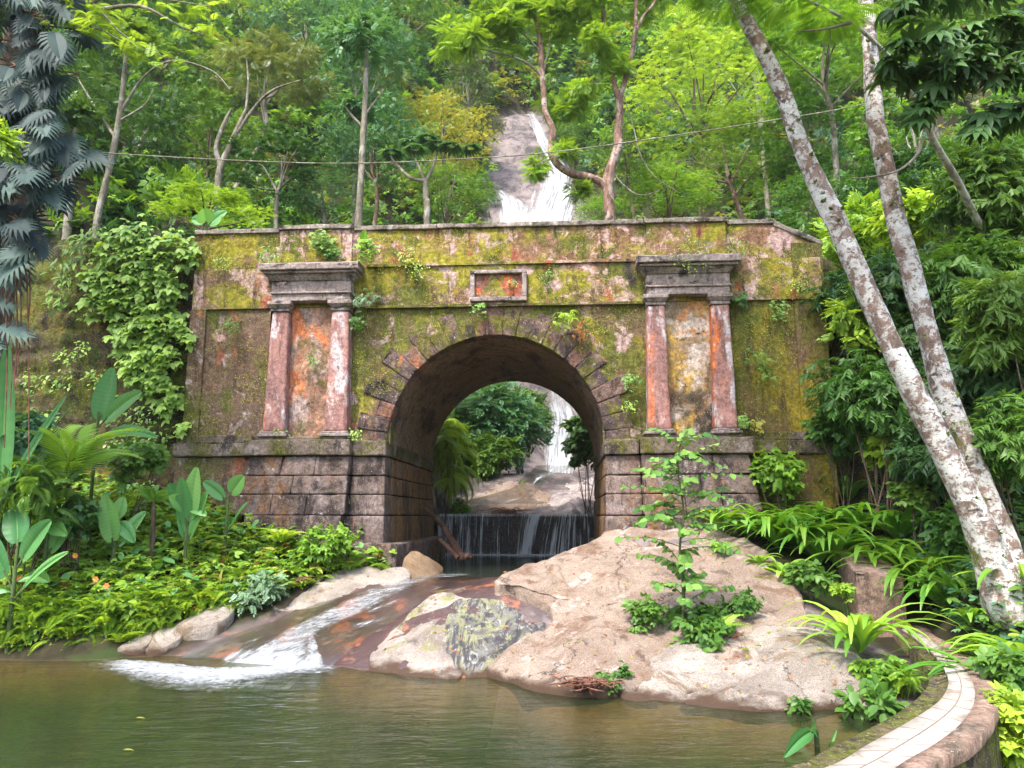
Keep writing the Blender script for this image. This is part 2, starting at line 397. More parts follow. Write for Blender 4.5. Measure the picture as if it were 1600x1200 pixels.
rR = rail(RIM, ZCOP, [(.15, 3.3, ZCOP), (1.85, 4.1, ZCOP)])
o = np.array([rI[i][:2] for i in range(len(rI))])
xmax = np.interp(gy, np.concatenate([[-5], o[:40, 1]]), np.concatenate([[-1.2], (o[:40, 0]+.06)])) if np.all(np.diff(o[:40, 1]) > 0) else np.full_like(gy, 4.4)
t = (gx+14)/18.6
gx = -14+t*(np.minimum(xmax, 4.6)+14)
mb.grid(np.stack([gx, gy, np.zeros_like(gx)], -1))
water = struct(mb.build('water', WATER))

# ------------------------------------------------------------------ pool wall with tiled coping
n = NT('coping_tile'); v = n.pos()
f = n.attr('flow', 'Vector')
br = n.n('ShaderNodeTexBrick'); n.l(n.map(f, (1, 1, 1)), br.inputs[0]); br.offset = 0.5
br.inputs['Scale'].default_value = 1; br.inputs['Brick Width'].default_value = .42; br.inputs['Row Height'].default_value = .5; br.inputs['Mortar Size'].default_value = .012
br.inputs['Color1'].default_value = (.34, .295, .26, 1); br.inputs['Color2'].default_value = (.42, .375, .335, 1); br.inputs['Mortar'].default_value = (.14, .11, .09, 1)
c = n.mix(n.mr(n.noise(v, 5, 7, .7), .5, .66), br.outputs[0], (.22, .17, .135))
c = n.mix(n.mr(n.noise(v, 26, 4, .7), .6, .7), c, (.22, .18, .14))
bm = n.bump(n.noise(v, 40, 5, .7), .4, .01)
TILEM = n.out(n.princ(c, .75, .25, bm).outputs[0])
CONC = weathered('concrete_rim', (.30, .20, .155), [((.16, .12, .09), 3, .48, .62, (1, 1, 1), 3), ((.50, .40, .34), 6, .56, .68, (1, 1, 1), 5)], bump=.7, bscale=14)
MOSSC = weathered('mossy_concrete', (.13, .10, .06), [((.12, .13, .02), 2.2, .42, .58, (1, 1, .5), 2), ((.04, .035, .03), 3, .5, .62, (2, 2, .4), 9), ((.30, .22, .14), 7, .58, .7, (1, 1, 1), 4)], bump=.8, bscale=12)
pw = thing('pool_wall', 'low curved pool wall with a pale tiled coping and rough outer edge', 'wall', (3.5, 8, 0))
pw.location = (0, 0, 0)
def strip(mb, *rails, jit=0):
    g = np.stack(rails, 1)
    L = np.concatenate([[0], np.cumsum(np.linalg.norm(np.diff(rails[0], axis=0), axis=1))])
    uv = np.stack([np.repeat(L[:, None], g.shape[1], 1), np.repeat(np.linspace(0, 1, g.shape[1])[None], g.shape[0], 0)], -1)
    mb.grid(g, .5, 0, uv, flip=True)
def setz(r, z): q = r.copy(); q[:, 2] = z; return q
jn = lambda r, s: r+np.stack([fbm(r[:, 0]*3, r[:, 1]*3, s, 2, 3)*.02, fbm(r[:, 0]*3, r[:, 1]*3, s+5, 3, 3)*.02, fbm(r[:, 0]*4, r[:, 1]*4, s+9, 3, 3)*.012], 1)
mb = MB(); strip(mb, setz(rI, -1.6), rI, jn(rI*.5+rM*.5, 2)-[0, 0, .04], setz(rM, ZCOP-.05), setz(rM, ZCOP-.02)); mb.build('inner_kerb', MOSSC, pw, uv=True)
mb = MB(); strip(mb, setz(rM, ZCOP-.05), rM, rM*.5+rT*.5, rT, setz(rT, ZCOP-.05)); mb.build('tiled_coping', TILEM, pw, uv=True)
mb = MB(); strip(mb, setz(rT, ZCOP-.05), setz(rT, ZCOP+.006), jn(rT*.5+rR*.5, 1)+[0, 0, .012], jn(rR, 4), setz(jn(rR, 4), ZCOP-.09)); mb.build('rough_edge', CONC, pw, uv=True)
mb = MB(); strip(mb, setz(jn(rR, 4), ZCOP-.09)+[-.012, 0, 0], setz(rR, .1)-[.012, 0, 0], setz(rR, -.5)-[.01, 0, 0], setz(rR, -1.6)); mb.build('outer_face', MOSSC, pw, uv=True)

def rough_mods(o, bev=.02, sub=2, disp=.03, size=.3, seg=2):
    if bev:
        b = o.modifiers.new('bevel', 'BEVEL'); b.width = bev; b.segments = seg; b.limit_method = 'ANGLE'
    if sub:
        s = o.modifiers.new('sub', 'SUBSURF'); s.subdivision_type = 'SIMPLE'; s.levels = sub; s.render_levels = sub
    if disp:
        key = 'clouds%.2f' % size
        tx = bpy.data.textures.get(key) or bpy.data.textures.new(key, 'CLOUDS'); tx.noise_scale = size; tx.noise_depth = 4
        d = o.modifiers.new('disp', 'DISPLACE'); d.texture = tx; d.strength = disp; d.texture_coords = 'LOCAL'; d.mid_level = .5
    return o
# stepped concrete block wall that continues uphill from the coping
mb = MB()
A = [W(1340, 903, 11.7), W(1409, 897, 11.9), W(1375, 862, 13.2), W(1306, 848, 13.6), W(1240, 846, 14.5)]
def blk(mb, pl, pr, ql, qr, drop):
    lo = lambda p: (p[0], p[1], p[2]-drop)
    mb.hexa([lo(pl), lo(pr), lo(qr), lo(ql), pl, pr, qr, ql])
blk(mb, W(1336, 893, 11.3), W(1412, 897, 11.3), W(1300, 848, 13.6), W(1358, 850, 13.6), .95)
rough_mods(mb.build('concrete_step_wall', CONC), .03, 5, .03, .3)
o = COL.objects['concrete_step_wall']; tag(o, 'stepped concrete block wall at the end of the curved tiled coping', 'wall')

# ------------------------------------------------------------------ boulders and slabs
def rock_mat(name, a, b, layers=(), rough=.8, stripes=None):
    n = NT(name); v = n.pos()
    c = n.mix(n.mr(n.noise(v, 1.3, 7, .7, .5), .35, .65), a, b)
    for (colr, scl, lo, hi, st, dist) in layers:
        c = n.mix(n.mr(n.noise(n.map(v, st, (scl, 2*scl, 0)), scl, 7, .7, dist), lo, hi), c, colr)
    c = n.mix(n.mr(n.noise(v, 38, 4, .7), .60, .72), c, tuple(x*.35 for x in a))
    vd = n.n('ShaderNodeTexVoronoi', feature='DISTANCE_TO_EDGE'); vd.inputs['Scale'].default_value = .9
    wv = n.n('ShaderNodeVectorMath', operation='ADD'); n.l(n.map(v, (1.0, .6, 1)), wv.inputs[0])
    nzc = n.n('ShaderNodeTexNoise'); n.l(v, nzc.inputs['Vector']); nzc.inputs['Scale'].default_value = 1.6; nzc.inputs['Detail'].default_value = 7; nzc.inputs['Roughness'].default_value = .7
    n.l(nzc.outputs['Color'], wv.inputs[1]); n.l(wv.outputs[0], vd.inputs['Vector'])
    crk = n.math('MULTIPLY', n.mr(vd.outputs['Distance'], .022, .0), n.mr(n.noise(v, .8, 3, .5), .50, .60))
    c = n.mix(crk, c, (.05, .035, .03))
    c = n.mix(n.mr(n.noise(v, 2.1, 9, .8, .3), .57, .66, 0, .75), c, tuple(x*.38 for x in a))
    mo = n.n('ShaderNodeMix', data_type='RGBA', blend_type='MULTIPLY'); mo.inputs['Factor'].default_value = 1
    n.l(c, mo.inputs[6]); n.l(n.mix(n.mr(n.noise(v, 75, 5, .8), .36, .62), (.55, .53, .52), (1.28, 1.28, 1.28)), mo.inputs[7]); c = mo.outputs[2]
    zz = n.math('ADD', n.sep(v)[2], n.math('MULTIPLY', n.math('SUBTRACT', n.noise(v, 2.6, 5, .6), .5), .35))
    c = n.mix(n.mr(zz, .13, .03), c, (.085, .05, .032))
    bm = n.bump(n.noise(v, 3.2, 9, .78), .8, .12); bm = n.bump(n.noise(v, 34, 6, .75), .8, .018, bm); bm = n.bump(crk, -.6, .03, bm)
    return n.out(n.princ(c, rough, .25, bm).outputs[0])
PINK = rock_mat('pink_granite', (.265, .19, .148), (.375, .295, .235), [((.19, .11, .07), 1.1, .54, .66, (1, 1, 1), .8), ((.45, .39, .35), 2.4, .55, .66, (1, 1, 1), .6), ((.14, .09, .07), 5, .58, .68, (1, .4, 1), 1.0)])
PALE = rock_mat('pale_granite', (.27, .225, .19), (.44, .39, .345), [((.22, .16, .11), 1.5, .53, .63, (1, 1, 1), .8), ((.12, .10, .08), 3.1, .60, .68, (1, 1, 1), .6)])
STRI = rock_mat('streaked_granite', (.25, .205, .18), (.42, .36, .32), [((.27, .26, .10), 1.1, .48, .58, (1, 1, 1), 1.5), ((.13, .11, .105), 1.9, .56, .68, (1.2, .8, 1), 1.0), ((.44, .42, .37), 3.5, .57, .64, (1.4, .7, 1), 2.2)], rough=.5)
SWRL = rock_mat('swirled_granite', (.14, .13, .125), (.25, .25, .23), [((.28, .28, .16), 1.0, .47, .56, (1.2, .8, 1), 2.5), ((.075, .07, .08), 1.25, .49, .56, (1.6, .6, 1), 4.5), ((.40, .40, .37), 3.5, .56, .63, (1.4, .7, 1), 3)], rough=.42)
def mound(name, label, outline, mat, bulge=.2, k=2.6, seed=1, cat='rock', amp=.05, res=8, rings=36, sink=0):
    P = np.array([W(*q) for q in outline]); m = len(P)
    P2 = np.concatenate([P, P[:1]]); out = []
    for i in range(m):
        a, b, c, d = P[i-1], P[i], P[(i+1) % m], P[(i+2) % m]
        for t in np.arange(res)/res: out.append(.5*((2*b)+(c-a)*t+(2*a-5*b+4*c-d)*t*t+(3*b-a-3*c+d)*t**3))
    O = np.array(out); c = O.mean(0)
    A = np.c_[O[:, :2]-c[:2], np.ones(len(O))]; co = np.linalg.lstsq(A, O[:, 2], rcond=None)[0]
    s = np.concatenate([np.linspace(0, .9, rings-8), np.linspace(.915, 1, 8)])
    rings_ = []
    for q in s:
        xy = c[:2]+q*(O[:, :2]-c[:2]); zp = (xy-c[:2])@co[:2]+co[2]
        zz = zp+(O[:, 2]-(A@co))*q**2+bulge*(1-q**k)
        rings_.append(np.c_[xy, zz])
    for q, dz in ((1.01, .12), (1.015, .35), (1.0, .8)):
        xy = c[:2]+q*(O[:, :2]-c[:2]); rings_.append(np.c_[xy, O[:, 2]-dz])
    g = np.array(rings_); g[..., 2] -= sink
    g[..., 2] -= .045*(1-np.abs(fbm(g[..., 0]*.8+3, g[..., 1]*.8, 0, seed+11, 4))*7).clip(0, 1)*amp*14
    g[..., 2] += amp*.2*fbm(g[..., 0]*17, g[..., 1]*17, g[..., 2]*17, seed+13, 3)
    g[..., 2] += amp*fbm(g[..., 0]*1.1, g[..., 1]*1.1, g[..., 2], seed, 5)*1.6+amp*.35*fbm(g[..., 0]*6, g[..., 1]*6, g[..., 2]*6, seed+3, 4)
    w = np.zeros(len(s)+3); w[6:] = 1
    g[..., 0] += w[:, None]*amp*1.3*fbm(g[..., 0]*2.3, g[..., 1]*2.3, g[..., 2]*2, seed+7, 4)
    g[..., 1] += w[:, None]*amp*1.3*fbm(g[..., 0]*2.3, g[..., 1]*2.3, g[..., 2]*2, seed+9, 4)
    mb = MB(); mb.grid(g, closed=True)
    return tag(mb.build(name, mat), label, cat, 'boulders and slabs of the stream')
mound('rock_slab', 'huge smooth pinkish granite slab sloping from the right pier into the pool',
      OUTL[0], PINK, .08, 1.7, 3, sink=-.06, amp=.09, rings=60)
mound('rock_slab', 'pale cream rock with yellow lichen between the cascade and the swirled rock',
      OUTL[1], STRI, .05, 1.7, 5, sink=.02, amp=.06, rings=44)
mound('rock_slab', 'dark grey rock swirled with pale lichen beside the pink slab',
      OUTL[2], SWRL, .07, 1.8, 8, sink=.025, amp=.06, rings=44)
mound('boulder', 'whitish weathered boulder at the water edge below the yellow-green strap plant',
      OUTL[3], PALE, .09, 1.8, 12, sink=-.04, amp=.09, rings=44)
mound('rock_slab', 'long cream slab at the edge of the fern bank below the pier step',
      OUTL[4], PALE, .04, 1.6, 15, sink=.04, amp=.04)
mound('rock', 'flat white rock at the foot of the grey-green bush',
      OUTL[5], PALE, .03, 1.5, 17, sink=.07, amp=.03)
mound('rock', 'small cream rock with a dark crack near the left shore',
      OUTL[6], PALE, .03, 1.5, 19, sink=.07, amp=.03)
mound('rock', 'low pale rock half under water at the left shore',
      OUTL[7], PALE, .02, 1.5, 21, sink=.03, amp=.02)
mound('rock', 'small white rock in front of the square pier step',
      OUTL[8], PALE, .08, 2.6, 23, amp=.03)
mound('rock', 'brown rounded rock leaning on the side of the pier step',
      OUTL[9], rock_mat('brown_rock', (.16, .10, .06), (.30, .21, .13)), .12, 2.2, 25, amp=.04)
mound('rock', 'brown stone at the lip of the small weir pool by the right pier',
      OUTL[10], PINK, .06, 2.6, 27, amp=.03)
mound('boulder', 'broad pale boulder above the weir seen through the arch',
      OUTL[11], PINK, .22, 2.0, 29, amp=.12)
mound('boulder', 'smooth grey boulder right of the stream seen through the arch',
      OUTL[12], rock_mat('grey_pink_rock', (.22, .18, .19), (.46, .40, .39), [((.10, .09, .10), 1.6, .5, .6, (1, .5, 1), 1.2)]), .16, 2.0, 31, amp=.12)

# ------------------------------------------------------------------ moving water
def white_water(name, lo, hi, us, vs, glass=True, seed=0):
    n = NT(name); f = n.attr('flow', 'Vector')
    nz = n.noise(n.map(f, (us, vs, 1), (seed, seed, 0)), 1, 8, .68, .5)
    nz2 = n.noise(n.map(f, (us*.3, vs*.5, 1), (seed+4, 0, 0)), 1, 3, .5)
    e = n.attr('rnd')
    m = n.mr(n.math('ADD', n.math('MULTIPLY', nz, .7), n.math('ADD', n.math('MULTIPLY', nz2, .3), n.math('MULTIPLY', n.math('SUBTRACT', e, .5), .55))), lo, hi)
    w = n.princ((.56, .59, .63), .5, .3, n.bump(nz, .9, .15))
    if glass:
        fr_ = n.n('ShaderNodeFresnel'); fr_.inputs[0].default_value = 1.33
        bp = n.bump(nz, .35, .03); n.l(bp, fr_.inputs['Normal'])
        g = n.n('ShaderNodeBsdfGlossy'); g.inputs['Roughness'].default_value = .2; n.l(bp, g.inputs['Normal'])
        t = n.n('ShaderNodeBsdfTransparent'); t.inputs[0].default_value = (.86, .82, .82, 1)
        mm = n.n('ShaderNodeMixShader'); n.l(n.math('MULTIPLY', fr_.outputs[0], .42), mm.inputs[0]); n.l(t.outputs[0], mm.inputs[1]); n.l(g.outputs[0], mm.inputs[2]); base = mm.outputs[0]
    else:
        base = n.n('ShaderNodeBsdfTransparent').outputs[0]
    mx = n.n('ShaderNodeMixShader'); n.l(m, mx.inputs[0]); n.l(base, mx.inputs[1]); n.l(w.outputs[0], mx.inputs[2])
    return n.out(mx.outputs[0])
FALLM = white_water('fall_water', .46, .76, 17, 1.6, False)
STRM = white_water('stream_water', .50, .70, 9, 2.2, True, 3)
FOAMM = white_water('pool_foam', .38, .84, 10, 9, False, 6)
def fall(mb, rows, na=16, off=.25):
    rows = np.array(rows, float); ps = np.arange(rows[0][0], rows[-1][0]+.1, 3.0)
    L = np.interp(ps, rows[:, 0], rows[:, 1]); R = np.interp(ps, rows[:, 0], rows[:, 2]); E = np.interp(ps, rows[:, 0], rows[:, 3])
    g = []; uv = []; rr = []
    for p, l, r, e in zip(ps, L, R, E):
        l += 5*float(fbm(p*.04, 1, 2, 3, 3)); r += 5*float(fbm(p*.04, 7, 2, 3, 3))
        row = []
        for k in np.linspace(0, 1, na):
            q = hit(l+(r-l)*k, p, 36, 72); q[1] -= off; q[2] += .10; row.append(q)
        g.append(row); uv.append([((k-.5)*(r-l)/60+l*.002, p/60) for k in np.linspace(0, 1, na)])
        rr.append([e*(1-abs(2*k-1)**3*.9) for k in np.linspace(0, 1, na)])
    g = np.array(g)
    for _ in range(3):
        g[1:-1] = (g[:-2]+g[1:-1]*2+g[2:])/4
    mb.grid(g, np.array(rr), 0, np.array(uv))
mb = MB()
fall(mb, [(178,816,838,.55),(200,824,852,.72),(228,830,864,.72),(250,850,886,.66),(270,848,902,.72),(300,826,906,.72),(330,800,908,.76),(352,788,906,.8),(400,800,890,.8),(560,830,890,.7),(610,850,890,.62),(650,850,906,.74),(690,844,910,.78),(735,838,902,.82),(748,836,904,.8)])
fall(mb, [(302,772,790,.6),(318,770,822,.74),(352,768,840,.8),(400,772,850,.8),(520,800,860,.8)], off=.32)
fall(mb, [(255,752,800,.25),(300,745,790,.3)], off=.2)
fall(mb, [(285,885,912,.4),(352,880,925,.5)], off=.2)
wf = struct(mb.build('waterfall', FALLM, uv=True))
# cascade between boulders above the weir, then the stream over the slab
def stream_sheet(mb, rows, na=14, lift=.03, e0=.5, vis=None):
    rows = np.array(rows, float); k = np.arange(len(rows)); kk = np.linspace(0, len(rows)-1, len(rows)*7)
    g = []; uv = []; rr = []; L0 = 0; pv = None
    for q in kk:
        l = [np.interp(q, k, rows[:, i]) for i in range(7)]
        row = []
        a = W(l[0], l[1], l[4]); b = W(l[2], l[3], l[5]); m = (a+b)/2
        if pv is not None: L0 += np.linalg.norm(m-pv)
        pv = m
        for s in np.linspace(0, 1, na):
            p = a+(b-a)*s; p[2] = max(gz(p[0], p[1])+.045*1.0, p[2]*0-9)+lift; row.append(p)
        wdt = np.linalg.norm(b-a)
        g.append(row); uv.append([((s-.5)*wdt, L0) for s in np.linspace(0, 1, na)])
        rr.append([l[6]*(1-abs(2*s-1)**4*.8) for s in np.linspace(0, 1, na)])
    mb.grid(np.array(g), np.array(rr), 0, np.array(uv))
mb = MB()
# left px,py, right px,py, depth left, depth right, foam
stream_sheet(mb, [(640,905,850,880,14.2,14.6,.28),(600,915,770,905,13.7,13.4,.40),(500,935,690,930,13.1,12.6,.42),(420,965,620,965,12.5,12,.45),(330,1000,560,1000,12,11.4,.48),(240,1032,515,1040,11.4,10.85,.6),(200,1040,500,1052,11.1,10.6,.8)], na=30, lift=.02)
st = struct(mb.build('stream', STRM, uv=True))
mb = MB()
def jet(rows, e=.9, lift=.05):
    stream_sheet(mb, [(l, y, r, y, d, d, e_) for y, l, r, d, e_ in rows], na=8, lift=lift)
jet([(900,625,690,14.0,0.47),(918,560,640,13.4,0.59),(940,510,590,12.8,0.67),(962,460,540,12.3,0.65),(985,420,500,11.9,0.57),(1010,395,470,11.5,0.62)])
jet([(965,455,490,12.2,0.42),(990,440,500,11.8,0.57),(1012,345,490,11.4,0.77),(1030,290,500,11.2,0.92),(1043,220,505,10.95,1.07)], lift=.06)
jet([(980,482,494,11.8,0.57),(1010,478,500,11.3,0.72),(1042,470,510,10.9,0.92)])
jet([(880,700,760,14.6,0.47),(900,640,740,14.0,0.53)])
jt = struct(mb.build('cascade', FOAMM, uv=True))
# foam where the cascade enters the pool
mb = MB()
g = []; uv = []; rr = []
for s in np.linspace(0, 1, 60):
    px = 130+s*400; row = []
    for t in np.linspace(0, 1, 10):
        py = 1034+s*10-4*math.sin(s*9)+t*(18+24*math.sin(min(1, s*1.25)*math.pi)); p = WZ(px, py, .02); row.append(p)
    g.append(row); uv.append([(p[0]*1.2, p[1]*1.2) for p in row]); rr.append([(.30+.62*float(sst(0, .22, s))*(1-.8*float(sst(.85, 1, s))))*(1-float(sst(.25, 1, t))*.62-.25*float(sst(.2, 0, t) if t < .2 else 0)) for t in np.linspace(0, 1, 10)])
g = np.array(g); g[..., 2] += .03*np.abs(fbm(g[..., 0]*5, g[..., 1]*5, 0, 4, 3))
mb.grid(g, np.array(rr), 0, np.array(uv)); fo = struct(mb.build('foam', FOAMM, uv=True))
# cascade over the boulders behind the weir
mb = MB()
for rows in ([(760,880,926,.5),(752,850,900,.9)],):
    pass
def on_px(px, py, d, up=.06): p = W(px, py, d); p[2] += up; return p
g = []; uv = []; rr = []
for (py, l, r, d, e) in [(742,838,900,27.6,.55),(752,830,880,27.0,.5),(765,815,858,25.9,.55),(780,800,845,24.8,.5),(795,750,830,23.7,.5),(806,700,850,22.6,.6)]:
    g.append([on_px(l+(r-l)*k, py, d, .34) for k in np.linspace(0, 1, 9)]); uv.append([(k*(r-l)/60, py/25) for k in np.linspace(0, 1, 9)]); rr.append([e*(1-abs(2*k-1)**3*.8) for k in np.linspace(0, 1, 9)])
mb.grid(np.array(g), np.array(rr), 0, np.array(uv)); struct(mb.build('upper_cascade', STRM, uv=True))
# pool under the arch
mb = MB(); gx, gy = np.meshgrid(np.linspace(-2.1, 2.4, 12), np.linspace(14.3, 21.6, 16)); mb.grid(np.stack([gx, gy, gx*0+.93-.0*(gy)], -1))
struct(mb.build('stream_pool', WATER))

# ------------------------------------------------------------------ weir under the far mouth of the arch
wr = thing('weir', 'low dark weir wall with thin white falls inside the arch', 'weir')
DARK = weathered('wet_dark_stone', (.022, .02, .024), [((.05, .04, .03), 2, .5, .62, (1, 1, .4), 2)], rough=.4, bump=.7)
mb = MB(); p0 = W(682, 808, 21.5); p1 = W(975, 810, 21.5)
mb.box((p0[0], 21.5, .4), (p1[0], 22.3, 2.0)); rough_mods(mb.build('weir_wall', DARK, wr), .05, 4, .08, .4)
VEIL = white_water('veil_water', .50, .66, 30, .8, False, 11)
mb = MB(); g = []; uv = []; rr = []
xs_ = np.linspace(p0[0]+.05, p1[0]-.9, 90)
for t in np.linspace(0, 1, 16):
    row = []; e = []
    for x in xs_:
        px = 800+x/21.5*F_PX
        dens = .545+.40*math.exp(-((px-838+10*t)/9)**2)+.10*math.exp(-((px-885)/22)**2)+.10*math.exp(-((px-710)/25)**2)+.25*max(0, t-.85)/.15*.6
        row.append((x-.25*t*math.exp(-((px-850)/40)**2), 21.42-.22*t**.7, 2.06-1.16*t**1.3)); e.append(dens-.05+.1*(t < .1))
    g.append(row); rr.append(e); uv.append([(x*.9, t*1.2) for x in xs_])
mb.grid(np.array(g), np.array(rr), 0, np.array(uv)); mb.build('water_veil', VEIL, wr, uv=True)
mb = MB(); g = []; uv = []; rr = []
for s in np.linspace(0, 1, 40):
    row = []
    for t in np.linspace(0, 1, 6):
        row.append((p0[0]+.15+s*3.9, 21.35-t*.75-.2*s, .95+.05*(1-t)))
    g.append(row); uv.append([(q[0]*1.5, q[1]*1.5) for q in row]); rr.append([(.95)*(1-t*.6) for t in np.linspace(0, 1, 6)])
mb.grid(np.array(g), np.array(rr), 0, np.array(uv)); mb.build('foam', FOAMM, wr, uv=True)
# ------------------------------------------------------------------ the stone bridge
MOSS_Y = (.25, .225, .022); MOSS_D = (.105, .115, .016); PINKP = (.50, .33, .30); ORNG = (.55, .12, .035); BLK = (.035, .03, .028); GREYP = (.36, .31, .30); BRN = (.15, .095, .055)
M_FRIEZE = weathered('mossy_frieze_plaster', (.24, .15, .09), [(BRN, 1.6, .42, .6, (1, 1, 1), 1), (PINKP, 2.3, .52, .58, (1, 1, 1.2), 2), (ORNG, 2.6, .62, .7, (1, 1, .7), 7), (MOSS_Y, .9, .43, .56, (.8, 1, 1.5), 3), (MOSS_D, 1.3, .50, .62, (1, 1, 1), 6), ((.46, .32, .29), 1.5, .565, .61, (1, 1, 1.2), 10), ((.34, .11, .06), 2.0, .58, .66, (1, 1, .5), 11), (BLK, 1.6, .57, .68, (1.5, 1, .4), 9)], bump=.9)
M_PARA = weathered('mossy_parapet_plaster', (.22, .12, .07), [(PINKP, 2.4, .52, .57, (1.1, 1, 1), 12), (MOSS_Y, .8, .46, .57, (.7, 1, 1.5), 13), (MOSS_D, 1.5, .50, .60, (1, 1, 1), 14), ((.44, .29, .27), 2.2, .555, .60, (1, 1, .8), 16), ((.30, .10, .06), 2.0, .57, .66, (1, 1, .6), 17), (BLK, 1.9, .58, .7, (1.6, 1, .35), 15)], bump=.9)
M_LEFT = weathered('left_wall_plaster', (.17, .11, .075), [(BRN, 1.0, .45, .6, (1, 1, 1), 22), (MOSS_D, .9, .42, .56, (1, 1, .6), 23), ((.36, .28, .27), 1.3, .56, .64, (1, 1, .8), 24), (PINKP, 2.4, .60, .66, (1, 1, 1), 25), ((.40, .12, .06), 1.5, .56, .68, (1.3, 1, .6), 26), (BLK, 1.3, .58, .72, (1.4, 1, .4), 27)], bump=.8)
M_RIGHT = weathered('right_wall_plaster', (.13, .09, .035), [(MOSS_D, .8, .38, .58, (1, 1, .5), 31), ((.25, .20, .02), 1.0, .48, .62, (1, 1, .5), 32), (BRN, 1.6, .55, .68, (1, 1, .5), 33), (BLK, 1.5, .58, .72, (1.6, 1, .35), 34)], bump=.7)
M_SPAN = weathered('spandrel_plaster', (.17, .11, .07), [(BRN, 1.2, .45, .6, (1, 1, 1), 41), (MOSS_D, .9, .39, .54, (1, 1, .6), 42), (MOSS_Y, 1.2, .55, .64, (1, 1, .8), 43), ((.40, .28, .26), 1.9, .57, .63, (1, 1, 1), 44), ((.36, .10, .06), 2.8, .60, .68, (1, 1, .6), 45), (BLK, 1.7, .55, .68, (1, 1, .6), 46)], bump=.9)
M_COL = weathered('column_plaster', (.33, .17, .15), [((.24, .13, .12), 1.4, .45, .62, (1, 1, .5), 51), ((.60, .16, .04), 1.3, .52, .64, (1.6, 1, .35), 52), ((.50, .43, .45), 2.3, .53, .63, (1.2, 1, .5), 53), ((.52, .36, .33), 3.4, .58, .66, (1, 1, .7), 55), (BLK, 2.2, .62, .74, (2, 1, .35), 54)], bump=.45)
M_NICHL = weathered('left_niche_plaster', (.28, .16, .11), [((.46, .36, .34), 1.1, .47, .6, (1.4, 1, .6), 61), ((.56, .19, .08), 1.5, .53, .62, (1.2, 1, .7), 62), ((.60, .30, .18), 2.8, .56, .64, (1, 1, 1), 63), ((.12, .11, .03), 1.4, .52, .64, (1, 1, 1), 64), (BLK, 2.4, .6, .7, (1, 1, 1), 65)], bump=.8)
M_NICHR = weathered('right_niche_plaster', (.30, .21, .13), [((.52, .32, .08), 1.2, .45, .56, (1, 1, 1), 71), ((.56, .46, .40), 1.6, .48, .57, (1, 1, 1), 72), ((.52, .24, .10), 2.2, .52, .62, (1, 1, 1), 73), ((.06, .05, .035), 1.4, .48, .60, (1, 1, .8), 74, (2, 5.0, 4.0)), (BLK, 2.6, .58, .66, (1, 1, 1), 75)], bump=.8)
M_STONE = weathered('pedestal_stone', (.19, .135, .115), [((.25, .19, .18), 1.3, .46, .6, (1, 1, 1), 81), ((.22, .11, .055), 1.4, .52, .64, (1, 1, .5), 82), ((.05, .036, .034), 1.7, .50, .62, (1, 1, .6), 83), ((.42, .38, .37), 5.5, .60, .68, (1, 1, 1), 84), ((.40, .15, .05), 2.2, .62, .7, (1.6, 1, .4), 85), (MOSS_D, 2.0, .60, .70, (1, 1, 1), 86)], bump=1.0, bscale=12)
M_INNER = weathered('pier_inner_stone', (.20, .12, .065), [((.28, .15, .07), 1.2, .46, .6, (1, 1, .5), 91), ((.07, .05, .035), 1.5, .50, .62, (1, 1, .5), 92), ((.35, .17, .07), 2.6, .58, .68, (1, 1, .5), 93), ((.08, .07, .02), 2.0, .60, .7, (1, 1, 1), 94)], bump=.8)
M_BARREL = weathered('vault_stone', (.24, .17, .12), [((.27, .18, .11), 1.1, .45, .6, (.6, 1, 1), 101), ((.08, .055, .04), 1.3, .50, .64, (1, .4, 1), 102), ((.12, .085, .03), 1.6, .55, .68, (1, 1, 1), 103), ((.34, .25, .17), 3.4, .60, .70, (1, 1, 1), 104)], bump=.7)
M_LEDGE = weathered('mossy_ledge_stone', (.17, .13, .105), [((.27, .21, .19), 1.6, .48, .62, (1, 1, 1), 111), ((.10, .095, .018), 1.6, .45, .58, (1, 1, 1), 112), ((.045, .035, .03), 1.9, .52, .64, (1, 1, .6), 113), ((.26, .12, .06), 2.2, .6, .7, (1, 1, .6), 114)], bump=.9)
M_CORN = weathered('grey_cornice_stone', (.27, .215, .20), [((.35, .29, .28), 2.2, .48, .6, (1, 1, 1), 121), ((.05, .042, .04), 1.9, .52, .62, (1, 1, 2.2), 122), ((.40, .27, .24), 3.2, .58, .66, (1, 1, 1.5), 123), ((.10, .10, .03), 2.5, .62, .7, (1, 1, 1), 124)], bump=.7)
M_VOUS = weathered('voussoir_stone', (.085, .06, .058), [((.19, .125, .11), 2.3, .48, .60, (1, 1, 1), 131), ((.36, .12, .05), 2.0, .58, .66, (1, 1, 1), 132), ((.13, .12, .02), 1.1, .50, .60, (1, 1, 1), 133), (BLK, 1.3, .52, .64, (1, 1, .7), 136), ((.40, .13, .05), 1.6, .60, .68, (1, 1, .6), 137), ((.38, .32, .31), 6, .62, .70, (1, 1, 1), 134)], bump=1.0, bscale=12, use_rnd=((.26, .13, .09), .75, 1.0))
M_PLAQ = weathered('red_plaque_plaster', (.20, .09, .065), [((.55, .13, .05), 2.2, .48, .58, (1, 1, 1), 141), ((.22, .17, .16), 2.6, .54, .62, (1, 1, 1), 142), (BLK, 2.2, .55, .66, (1, 1, .6), 143)], bump=.7)
M_COPE = weathered('coping_stone', (.22, .19, .16), [((.36, .31, .28), 2.5, .48, .6, (1, 1, 1), 151), ((.06, .05, .04), 2.2, .5, .62, (1, 1, 2), 152), ((.13, .12, .03), 2.5, .57, .68, (1, 1, 1), 153)], bump=.7)

